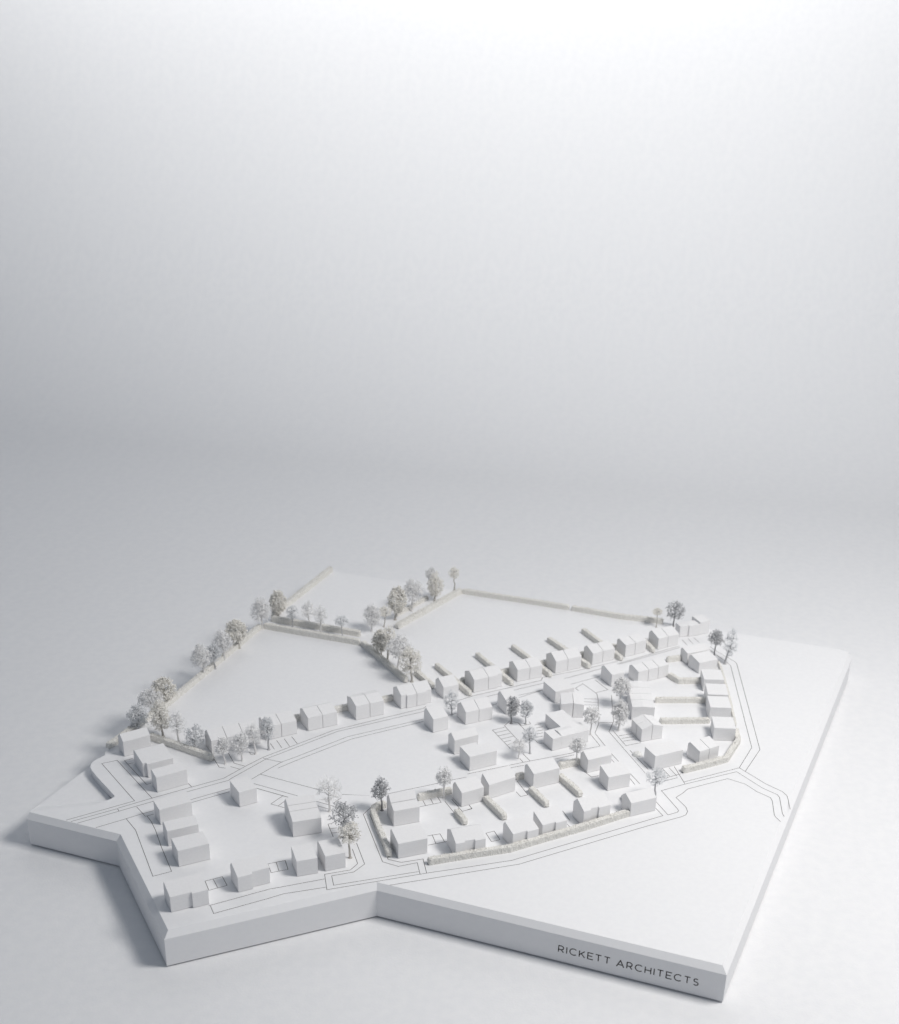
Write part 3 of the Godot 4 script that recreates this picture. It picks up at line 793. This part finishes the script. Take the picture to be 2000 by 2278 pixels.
	house("stepped_house", "white block house with a recessed centre, right of the notched pair behind the front hedge", Vector2(0.1877, 0.2294), 0.4649, 0.0402, 0.0268, [[0.000, 0.0229], [0.685, 0.0322], [1.000, 0.0229]], {"steps": [[0, 0.27, 0, 0], [0.27, 0.57, -0.0018, 0], [0.57, 1, 0, 0]]})
	house("terrace_of_three", "terrace of three white houses with grooves between, partly hidden by the row of four trees", Vector2(-0.3055, 0.0593), 0.4728, 0.0714, 0.0292, [[0.000, 0.0215], [0.671, 0.0293], [1.000, 0.0215]], {"split_across": [0.320, 0.654]})
	house("semi_detached_pair", "white semi-detached pair directly above the four outlined parking bays on the left road", Vector2(-0.2459, 0.0247), 0.4928, 0.0468, 0.0286, [[0.000, 0.0219], [0.753, 0.0277], [1.000, 0.0219]], {"split_across": [0.500]})
	house("semi_detached_pair", "white semi-detached pair third from the left along the upper edge of the curving road", Vector2(-0.1901, -0.0054), 0.4738, 0.0451, 0.0317, [[0.000, 0.0217], [0.691, 0.0263], [1.000, 0.0217]], {"split_across": [0.500]})
	house("semi_detached_pair", "white semi-detached pair fourth from the left along the upper edge of the curving road", Vector2(-0.1244, -0.0411), 0.4582, 0.0441, 0.0347, [[0.000, 0.0235], [0.577, 0.0280], [1.000, 0.0235]], {"split_across": [0.500]})
	house("semi_detached_pair", "white semi-detached pair with stepped fronts at the foot of the long diagonal hedge", Vector2(-0.0567, -0.0767), 0.4728, 0.0497, 0.0285, [[0.000, 0.0228], [0.565, 0.0306], [1.000, 0.0228]], {"split_across": [0.500], "steps": [[0, 0.18, 0, 0], [0.18, 0.82, 0.0022, 0], [0.82, 1, 0, 0]]})
	house("gabled_house", "single gabled white house in the back row, behind the bare tree beside the road", Vector2(-0.0050, -0.1045), 0.4634, 0.0253, 0.0284, [[0.000, 0.0199], [0.679, 0.0278], [1.000, 0.0199]])
	house("gabled_house", "single gabled white house at the right end of the open green, below the road", Vector2(-0.0196, -0.0025), 0.5075, 0.0244, 0.0290, [[0.000, 0.0222], [0.805, 0.0303], [1.000, 0.0222]])
	house("semi_detached_pair", "white semi-detached pair with one stepped corner, first in the long far row", Vector2(0.0508, -0.1339), 0.4532, 0.0489, 0.0327, [[0.000, 0.0219], [0.561, 0.0290], [1.000, 0.0219]], {"split_across": [0.500], "steps": [[0, 0.82, 0, 0], [0.82, 1, -0.002, 0]]})
	house("semi_detached_pair", "white semi-detached pair second from the left in the long far row", Vector2(0.1164, -0.1694), 0.4305, 0.0428, 0.0297, [[0.000, 0.0209], [0.631, 0.0272], [1.000, 0.0209]], {"split_across": [0.500]})
	house("semi_detached_pair", "white semi-detached pair third from the left in the long far row", Vector2(0.1776, -0.2017), 0.4800, 0.0466, 0.0302, [[0.000, 0.0211], [0.541, 0.0296], [1.000, 0.0211]], {"split_across": [0.470]})
	house("semi_detached_pair", "white semi-detached pair fourth from the left in the long far row", Vector2(0.2360, -0.2314), 0.5023, 0.0419, 0.0255, [[0.000, 0.0202], [0.726, 0.0265], [1.000, 0.0202]], {"split_across": [0.470]})
	house("semi_detached_pair", "white semi-detached pair fifth from the left in the long far row", Vector2(0.2902, -0.2598), 0.5416, 0.0409, 0.0237, [[0.000, 0.0217], [0.823, 0.0256], [1.000, 0.0217]], {"split_across": [0.470]})
	house("semi_detached_pair", "white semi-detached pair sixth and rightmost of the plain pairs in the far row", Vector2(0.3461, -0.2907), 0.5058, 0.0405, 0.0268, [[0.000, 0.0200], [0.772, 0.0261], [1.000, 0.0200]], {"split_across": [0.470]})
	house("semi_detached_pair", "white semi-detached pair between the bare tree and the two dark trunked trees", Vector2(0.0366, -0.0316), 0.4544, 0.0433, 0.0286, [[0.000, 0.0209], [0.615, 0.0289], [1.000, 0.0209]], {"split_across": [0.500]})
	house("gabled_house", "gabled white house half hidden behind the two dark trunked trees", Vector2(0.0869, -0.0599), 0.4547, 0.0214, 0.0295, [[0.000, 0.0219], [0.776, 0.0288], [1.000, 0.0219]])
	house("gabled_house", "low gabled white house just behind the broad flat house beside the green", Vector2(0.0198, 0.0587), 0.4916, 0.0377, 0.0192, [[0.000, 0.0230], [0.576, 0.0303], [1.000, 0.0230]])
	house("notched_house", "broad flat white house with a notched rear corner at the right end of the green", Vector2(0.0406, 0.0962), 0.4686, 0.0419, 0.0312, [[0.000, 0.0229], [1.000, 0.0233]], {"steps": [[0, 0.6, 0, 0], [0.6, 1, 0, 0.0062]]})
	house("flat_house", "flat-roofed white block house beside the road, behind the cross-grooved block", Vector2(0.1643, -0.1042), 0.4776, 0.0333, 0.0356, [[0.000, 0.0199], [1.000, 0.0203]])
	house("cross_grooved_block", "white block with a cross of grooves on its low roof, facing straight forward", Vector2(0.1806, -0.0552), -0.0109, 0.0336, 0.0342, [[0.000, 0.0219], [1.000, 0.0219]], {"split_across": [0.530], "cross_ridge": 0.0025})
	var big := thing("l_shaped_block", "large L-shaped flat white block with a small raised roof fin, in the middle", "model house", Vector3(0.1668, TOP, 0.0355), 0.4845)
	block(big, 0.0596, 0.0246, [[0.0, 0.0199], [1.0, 0.0199]], -0.0298, 0.0298, 0.0, 1.0)
	var wing := under("rear_wing", big)
	block(wing, 0.0596, 0.0246, [[0.0, 0.0196], [4.0, 0.0196]], -0.0018, 0.0268, 1.0, 2.75)
	var fin := under("raised_roof", big)
	block(fin, 0.0596, 0.0246, [[-0.02, 0.0201], [0.5, 0.0225], [0.9, 0.0201]], -0.0149, 0.0107, -0.006, 0.9)
	house("terrace_of_four", "tall white terrace with four roof strips, right of the two dense white trees", Vector2(0.2839, -0.0745), 0.0073, 0.0331, 0.0814, [[0.000, 0.0221], [1.000, 0.0221]], {"split_deep": [0.270, 0.510, 0.750], "cross_ridge": 0.001})
	house("front_gabled_pair", "white pair with a gable facing forward and grooved roof, beside the lane parking bays", Vector2(0.2849, 0.0088), 0.3725, 0.0334, 0.0316, [[0.000, 0.0205], [1.000, 0.0205]], {"split_across": [0.500], "split_deep": [0.500], "cross_ridge": 0.0055})
	house("flat_house", "broad flat-roofed white block house beside the round foam bush", Vector2(0.2992, 0.0850), 0.4408, 0.0451, 0.0273, [[0.000, 0.0229], [1.000, 0.0233]])
	house("semi_detached_pair", "white semi-detached pair inside the bend of the right corner hedge", Vector2(0.3570, 0.0683), 0.5561, 0.0349, 0.0258, [[0.000, 0.0208], [0.850, 0.0251], [1.000, 0.0208]], {"split_across": [0.500]})
	house("flat_house", "boxy white house frontmost in the right-hand column, beside the boundary hedge", Vector2(0.3955, 0.0045), -0.0332, 0.0306, 0.0331, [[0.000, 0.0209], [1.000, 0.0209]])
	house("flat_house", "boxy white house third from the front in the right-hand column", Vector2(0.4025, -0.1458), 0.0036, 0.0304, 0.0332, [[0.000, 0.0208], [1.000, 0.0208]])
	house("flat_house", "flat-roofed white house at the rear right, in front of its lower neighbour", Vector2(0.3981, -0.2083), 0.4765, 0.0349, 0.0280, [[0.000, 0.0185], [0.852, 0.0227], [1.000, 0.0185]])
	house("flat_house", "low white house at the rear right beside the road, half covered by the next house", Vector2(0.3899, -0.2369), 0.4312, 0.0428, 0.0197, [[0.000, 0.0194], [0.811, 0.0226], [1.000, 0.0194]])
	house("terrace_of_three", "terrace of three white houses with grooves, in front of the far row on the right", Vector2(0.3082, -0.1735), 0.5051, 0.0572, 0.0248, [[0.000, 0.0209], [0.749, 0.0247], [1.000, 0.0209]], {"split_across": [0.340, 0.670]})
	house("gabled_house", "gabled white house above the dense round tree, opposite the far row", Vector2(0.2503, -0.1560), 0.4510, 0.0219, 0.0314, [[0.000, 0.0209], [0.812, 0.0256], [1.000, 0.0209]])
	var h46 := thing("semi_detached_pair", "white pair of blocks one behind the other, between the two straight right-hand hedges", "model house", Vector3(0.4006, TOP, -0.0935), -0.0292)
	var h46a := under("house_unit", h46)
	block(h46a, 0.0305, 0.0347, [[0.0, 0.0232], [1.0, 0.0232]], -0.0152, 0.0152, 0.0, 1.0)
	var h46b := under("house_unit", h46)
	h46b.position = Vector3(-0.0014, 0, 0.0401)
	h46b.rotation.y = 0.0110
	block(h46b, 0.0307, 0.0347, [[0.0, 0.0232], [1.0, 0.0232]], -0.0154, 0.0154, 0.0, 1.0)
	var h55 := thing("stepped_pair", "stepped white pair with a taller right block, ending the back row at far right", "model house", Vector3(0.3906, TOP, -0.3305), 0.3347)
	var h55a := under("house_unit", h55)
	block(h55a, 0.0360, 0.0162, [[-0.2, 0.0195], [1.0, 0.0195]], -0.0180, -0.0022, 0.0, 1.0)
	block(h55a, 0.0360, 0.0162, [[-0.2, 0.0195], [1.0, 0.0195]], -0.0022, 0.0180, -0.14, 1.0)
	var h55b := under("house_unit", h55)
	h55b.position = Vector3(0.0262, 0, -0.0045)
	h55b.rotation.y = 0.0872
	block(h55b, 0.0190, 0.0253, [[0.0, 0.0232], [1.0, 0.0232]], -0.0095, 0.0095, 0.0, 1.0)

func build_hedges() -> void:
	hedge("bristly taupe hedge slanting from the far left gabled house to the four trees", 0.0075, 0.009, 1, [Vector2(-0.3266, 0.1060), Vector2(-0.4253, 0.0495)])
	hedge("long cream hedge along the left rear boundary", 0.0075, 0.0082, 2, [Vector2(-0.3161, -0.3168), Vector2(-0.4150, -0.0566), Vector2(-0.4738, 0.0715), Vector2(-0.4789, 0.0796)])
	hedge("smooth cream hedge on the far left boundary reaching the rear tip", 0.0085, 0.0092, 3, [Vector2(-0.3003, -0.3598), Vector2(-0.2189, -0.5606)])
	hedge("nearer of two parallel far hedges crossing from the left boundary", 0.0075, 0.0095, 4, [Vector2(-0.3095, -0.3186), Vector2(-0.2255, -0.2902), Vector2(-0.1489, -0.2648), Vector2(-0.1470, -0.2654)])
	hedge("farther of two parallel far hedges, with shrubs in it", 0.0075, 0.0095, 5, [Vector2(-0.3005, -0.3465), Vector2(-0.2286, -0.3226), Vector2(-0.1510, -0.2966), Vector2(-0.1485, -0.2967)])
	hedge("diagonal hedge running down to the stepped pair, left of the tree clump", 0.0075, 0.0085, 6, [Vector2(-0.1432, -0.2637), Vector2(-0.1008, -0.1926), Vector2(-0.0679, -0.1364)])
	hedge("straight cream hedge climbing to the far corner by the slender tree", 0.0085, 0.009, 7, [Vector2(-0.0906, -0.3265), Vector2(-0.0270, -0.4172), Vector2(0.0147, -0.4772)])
	hedge("low patchy hedge behind the cream foam tree on the far path", 0.006, 0.006, 8, [Vector2(-0.0946, -0.3745), Vector2(-0.0729, -0.4041), Vector2(-0.0513, -0.4360), Vector2(-0.0432, -0.4505)])
	hedge("long far hedge left of the small gap", 0.007, 0.0085, 9, [Vector2(0.0173, -0.4758), Vector2(0.1279, -0.4407), Vector2(0.2004, -0.4167)])
	hedge("long far hedge right of the small gap", 0.007, 0.0085, 10, [Vector2(0.2048, -0.4147), Vector2(0.2857, -0.3850), Vector2(0.3557, -0.3692)])
	hedge("short hedge between the stepped pair and the single gabled house", 0.0075, 0.0085, 11, [Vector2(-0.0544, -0.1666), Vector2(-0.0265, -0.1194)])
	hedge("garden hedge dividing the single gabled house from the far row", 0.007, 0.0085, 12, [Vector2(-0.0230, -0.1905), Vector2(0.0305, -0.0979)])
	hedge("garden hedge between the first and second pair of the far row", 0.007, 0.0085, 13, [Vector2(0.0410, -0.2301), Vector2(0.0947, -0.1337)])
	hedge("garden hedge between the second and third pair of the far row", 0.007, 0.0085, 14, [Vector2(0.0988, -0.2618), Vector2(0.1556, -0.1643)])
	hedge("garden hedge between the third and fourth pair of the far row", 0.007, 0.0085, 15, [Vector2(0.1586, -0.2922), Vector2(0.2182, -0.1960)])
	hedge("garden hedge between the fourth and fifth pair of the far row", 0.007, 0.0085, 16, [Vector2(0.2176, -0.3277), Vector2(0.2718, -0.2260)])
	hedge("short garden hedge between the fifth and sixth pair of the far row", 0.007, 0.008, 17, [Vector2(0.3140, -0.2957), Vector2(0.3262, -0.2579)])
	hedge("hedge running behind the pairs along the curving road", 0.0065, 0.009, 18, [Vector2(-0.2316, -0.0077), Vector2(-0.1599, -0.0435), Vector2(-0.0848, -0.0810)])
	hedge("hedge running behind the pairs of the far row", 0.0065, 0.008, 19, [Vector2(0.0156, -0.1393), Vector2(0.0889, -0.1760), Vector2(0.2039, -0.2361), Vector2(0.2675, -0.2728)])
	hedge("garden hedge leftmost of three that run down to the front hedge houses", 0.0075, 0.0085, 20, [Vector2(0.0493, 0.1930), Vector2(0.0750, 0.2398)])
	hedge("garden hedge below the gabled house, middle of three running down", 0.0075, 0.0085, 21, [Vector2(0.1107, 0.1672), Vector2(0.1315, 0.2072)])
	hedge("garden hedge rightmost of three that run down to the front hedge houses", 0.0075, 0.0085, 22, [Vector2(0.1519, 0.1329), Vector2(0.1776, 0.1805)])
	hedge("short garden hedge behind the leftmost front hedge house", 0.0075, 0.0085, 23, [Vector2(0.0112, 0.2261), Vector2(0.0235, 0.2534)])
	hedge("very short cross hedge between two gabled middle houses", 0.007, 0.0085, 24, [Vector2(0.0918, 0.1382), Vector2(0.1044, 0.1329)])
	hedge("short speckled cross hedge with the thin grey tree", 0.007, 0.009, 25, [Vector2(0.1521, 0.1082), Vector2(0.1833, 0.0933)])
	hedge("middle cross hedge behind the thin pale trunked tree", 0.007, 0.009, 26, [Vector2(-0.0405, 0.1963), Vector2(-0.0177, 0.1852), Vector2(0.0048, 0.1759)])
	hedge("curved hedge wrapping the corner by the dark vase-shaped tree", 0.007, 0.0085, 27, [Vector2(-0.0811, 0.2129), Vector2(-0.0922, 0.2184), Vector2(-0.0968, 0.2240), Vector2(-0.0973, 0.2321), Vector2(-0.0885, 0.2677), Vector2(-0.0791, 0.2996), Vector2(-0.0711, 0.3290)])
	hedge("long speckled front hedge in front of the notched houses", 0.0075, 0.0088, 28, [Vector2(-0.0230, 0.3417), Vector2(0.0260, 0.3255), Vector2(0.0790, 0.3097), Vector2(0.1198, 0.2873), Vector2(0.1771, 0.2569), Vector2(0.2380, 0.2211)])
	hedge("upper one of two straight level hedges in the right gardens", 0.007, 0.008, 29, [Vector2(0.3093, -0.0909), Vector2(0.3847, -0.0942)])
	hedge("lower one of two straight level hedges in the right gardens", 0.007, 0.008, 30, [Vector2(0.3083, -0.0264), Vector2(0.3820, -0.0314)])
	hedge("bent hedge between the right terrace of three and the right column", 0.007, 0.0085, 31, [Vector2(0.3409, -0.1742), Vector2(0.3537, -0.1542), Vector2(0.3888, -0.1570)])
	hedge("short hedge behind the right terrace of three", 0.007, 0.0085, 32, [Vector2(0.3439, -0.2267), Vector2(0.3664, -0.2336)])
	hedge("corner hedge bending round the right semi-detached pair", 0.0075, 0.0088, 33, [Vector2(0.3231, 0.1112), Vector2(0.3561, 0.0959), Vector2(0.3893, 0.0783), Vector2(0.4143, 0.0272), Vector2(0.4158, -0.0023)])
	hedge("thin low hedge behind the right-hand column of boxy houses", 0.003, 0.005, 34, [Vector2(0.4188, -0.0201), Vector2(0.4228, -0.0841), Vector2(0.4259, -0.1667), Vector2(0.4265, -0.2258)])

func build_trees() -> void:
	tree("dense white tree at the meeting corner of the left boundary hedges", Vector2(-0.3119, -0.3156), 0.0549, 0.0322, 0.286, Vector2(-0.0029, 0), "dense", "white", 1)
	tree("cream foam tree at the foot of the far left diagonal hedge", Vector2(-0.2914, -0.3646), 0.0462, 0.0253, 0.163, Vector2(0.0006, 0), "foam", "cream", 2)
	tree("small sparse tree leftmost between the two parallel far hedges", Vector2(-0.2632, -0.3266), 0.0382, 0.0218, 0.325, Vector2(-0.0003, 0), "twig", "grey", 3)
	tree("tall sparse tree standing in the rear of the two parallel hedges", Vector2(-0.2370, -0.3380), 0.0419, 0.0225, 0.209, Vector2(-0.0031, 0), "twig", "white", 4)
	tree("wide sparse tree third from left between the two parallel far hedges", Vector2(-0.2147, -0.3062), 0.0499, 0.0253, 0.359, Vector2(0.0003, 0), "twig", "white", 5)
	tree("small round sparse tree rightmost between the two parallel far hedges", Vector2(-0.1782, -0.2939), 0.0368, 0.0240, 0.546, Vector2(-0.0030, 0), "twig", "grey", 6)
	tree("cream clumpy tree uppermost of four along the left boundary hedge", Vector2(-0.3396, -0.2423), 0.0484, 0.0313, 0.295, Vector2(-0.0069, 0), "foam", "cream", 7)
	tree("pale wispy tree second from the top along the left boundary hedge", Vector2(-0.3567, -0.1990), 0.0506, 0.0290, 0.325, Vector2(-0.0033, 0), "dense", "white", 8)
	tree("grey tree overlapped by paler neighbours along the left boundary hedge", Vector2(-0.3668, -0.1689), 0.0404, 0.0258, 0.391, Vector2(-0.0023, 0), "dense", "grey", 9)
	tree("white dense tree lowest of four along the left boundary hedge", Vector2(-0.3796, -0.1430), 0.0538, 0.0290, 0.311, Vector2(-0.0046, 0), "dense", "white", 10)
	tree("large cream clumpy tree topmost of the far left thicket", Vector2(-0.4214, -0.0516), 0.0429, 0.0318, 0.263, Vector2(-0.0031, 0), "foam", "cream", 11)
	tree("broad white tree left of the cream clumpy one in the left thicket", Vector2(-0.4356, -0.0235), 0.0383, 0.0353, 0.356, Vector2(-0.0042, 0), "dense", "white", 12)
	tree("grey-white tree behind the roof of the far left gabled house", Vector2(-0.4467, 0.0235), 0.0389, 0.0281, 0.143, Vector2(0.0011, 0), "dense", "grey", 13)
	tree("cream brown tree behind the middle of the left bristly hedge", Vector2(-0.4082, 0.0424), 0.0567, 0.0268, 0.207, Vector2(-0.0019, 0), "dense", "cream", 14)
	tree("bare silvery tree with flared trunk foot behind the left bristly hedge", Vector2(-0.3829, 0.0568), 0.0495, 0.0256, 0.298, Vector2(-0.0016, 0), "twig", "white", 15)
	tree("dark leafy tree beside the left end of the terrace of three", Vector2(-0.3577, 0.0729), 0.0350, 0.0291, 0.130, Vector2(0.0029, 0), "leafy", "grey", 16)
	tree("leftmost of four trees in front of the terrace, with a thick pale trunk foot", Vector2(-0.3085, 0.1146), 0.0437, 0.0207, 0.402, Vector2(-0.0067, 0), "leafy", "white", 17)
	tree("widest of the four trees in front of the terrace of three", Vector2(-0.2862, 0.1057), 0.0439, 0.0271, 0.304, Vector2(-0.0023, 0), "leafy", "white", 18)
	tree("pale thin tree third from left in front of the terrace of three", Vector2(-0.2702, 0.0847), 0.0472, 0.0252, 0.439, Vector2(-0.0055, 0), "twig", "white", 19)
	tree("narrow dark topped tree at the left end of the four parking bays", Vector2(-0.2534, 0.0732), 0.0516, 0.0201, 0.309, Vector2(-0.0011, 0), "leafy", "grey", 20)
	tree("pale tree at the right end of the rear parallel hedge", Vector2(-0.1310, -0.3145), 0.0459, 0.0279, 0.231, Vector2(-0.0009, 0), "dense", "white", 21)
	tree("small beige tree between a pale tree and a cream foam tree, near the hedge gap", Vector2(-0.1125, -0.3326), 0.0375, 0.0237, 0.519, Vector2(0.0041, 0), "twig", "cream", 22)
	tree("smooth cream foam tree with a bent dark trunk on the far path", Vector2(-0.0951, -0.3612), 0.0583, 0.0284, 0.263, Vector2(0.0070, 0), "foam", "cream", 23)
	tree("tall pale tree behind the cream foam tree on the far path", Vector2(-0.0681, -0.3968), 0.0579, 0.0345, 0.369, Vector2(0.0026, 0), "dense", "white", 24)
	tree("cream tree near the upper end of the long far right hedge", Vector2(-0.0303, -0.4402), 0.0515, 0.0260, 0.190, Vector2(0.0016, 0), "dense", "cream", 25)
	tree("pale ring-crowned tree rising behind the cream tree at the far edge", Vector2(-0.0357, -0.4651), 0.0525, 0.0203, 0.540, Vector2(-0.0023, 0), "leafy", "white", 26)
	tree("small slender tree alone at the far corner where two hedges meet", Vector2(0.0034, -0.4879), 0.0443, 0.0198, 0.500, Vector2(-0.0020, 0), "twig", "cream", 27)
	tree("olive cream rounded foam tree at the upper end of the diagonal hedge", Vector2(-0.1108, -0.2262), 0.0440, 0.0222, 0.239, Vector2(-0.0039, 0), "foam", "cream", 28)
	tree("thin upright tree second in the clump along the diagonal hedge", Vector2(-0.1005, -0.2108), 0.0609, 0.0226, 0.277, Vector2(0.0042, 0), "leafy", "cream", 29)
	tree("pale spreading tree third in the clump along the diagonal hedge", Vector2(-0.0834, -0.1792), 0.0590, 0.0376, 0.396, Vector2(0.0068, 0), "dense", "white", 30)
	tree("big fluffy pinkish cream tree nearest the houses along the diagonal hedge", Vector2(-0.0594, -0.1401), 0.0593, 0.0336, 0.242, Vector2(-0.0046, 0), "dense", "cream", 31)
	tree("bare grey tree beside the road in front of the single gabled house", Vector2(0.0032, -0.0391), 0.0407, 0.0250, 0.208, Vector2(-0.0019, 0), "twig", "grey", 32)
	tree("tree with a black trunk, left of the two in front of the hidden gabled house", Vector2(0.0900, -0.0165), 0.0440, 0.0225, 0.292, Vector2(-0.0012, 0), "leafy", "dark", 33)
	tree("round headed tree right of the black trunked tree", Vector2(0.1111, -0.0157), 0.0373, 0.0214, 0.378, Vector2(-0.0003, 0), "leafy", "grey", 34)
	tree("forked bare tree at the right of the central parking bays", Vector2(0.1143, 0.0685), 0.0423, 0.0212, 0.419, Vector2(-0.0032, 0), "twig", "grey", 35)
	tree("low bare tree at the front corner of the central parking bays", Vector2(0.0980, 0.0829), 0.0322, 0.0237, 0.326, Vector2(-0.0003, 0), "twig", "white", 36)
	tree("oval white tree at the right end of the L-shaped block", Vector2(0.2042, 0.0115), 0.0464, 0.0250, 0.364, Vector2(0.0000, 0), "leafy", "white", 37)
	tree("dense upright white tree with twin trunks beside the lane", Vector2(0.2457, -0.0021), 0.0491, 0.0229, 0.222, Vector2(0.0005, 0), "dense", "white", 38)
	tree("round dense white tree against the left wall of the tall terrace", Vector2(0.2537, -0.0721), 0.0496, 0.0259, 0.450, Vector2(0.0026, 0), "dense", "white", 39)
	tree("thin speckled tree standing in the short cross hedge", Vector2(0.1768, 0.0989), 0.0438, 0.0204, 0.519, Vector2(0.0005, 0), "leafy", "white", 40)
	tree("small faint tree in the far right end of the far hedge", Vector2(0.3425, -0.3540), 0.0340, 0.0176, 0.667, Vector2(-0.0006, 0), "twig", "cream", 41)
	tree("dark grey round tree behind the last plain pair of the far row", Vector2(0.3714, -0.3583), 0.0453, 0.0309, 0.328, Vector2(0.0022, 0), "leafy", "dark", 42)
	tree("dark grey tree left of two at the rear bend of the right road", Vector2(0.4239, -0.2541), 0.0433, 0.0285, 0.471, Vector2(0.0027, 0), "leafy", "dark", 43)
	tree("leaning thin tree right of two at the rear bend of the right road", Vector2(0.4359, -0.2234), 0.0607, 0.0227, 0.258, Vector2(0.0114, 0), "twig", "grey", 44)
	tree("broad bare twiggy tree behind the large stepped terrace block", Vector2(-0.1549, 0.2281), 0.0527, 0.0369, 0.296, Vector2(-0.0005, 0), "twig", "white", 45)
	tree("dark grey spreading tree overlapped by the cream leafed tree", Vector2(-0.1312, 0.2873), 0.0527, 0.0339, 0.319, Vector2(-0.0005, 0), "leafy", "dark", 46)
	tree("cream leafed tree in front of the dark grey one near the front curb", Vector2(-0.1201, 0.3316), 0.0525, 0.0271, 0.435, Vector2(-0.0014, 0), "leafy", "cream", 47)
	tree("dark speckled vase-shaped tree in the corner of the curved hedge", Vector2(-0.0862, 0.2227), 0.0480, 0.0227, 0.356, Vector2(-0.0028, 0), "leafy", "dark", 48)
	tree("thin pale trunked tree in front of the left end of the middle hedge", Vector2(-0.0056, 0.1894), 0.0482, 0.0205, 0.392, Vector2(0.0003, 0), "leafy", "white", 49)
	tree("wispy grass-like tree behind the winged corner house", Vector2(0.2778, 0.1765), 0.0463, 0.0267, 0.457, Vector2(-0.0023, 0), "twig", "grey", 50)
	bush("round cream foam bush beside the flat-roofed house on the lane", Vector2(0.2655, 0.0677), 0.0125, 0.0062)
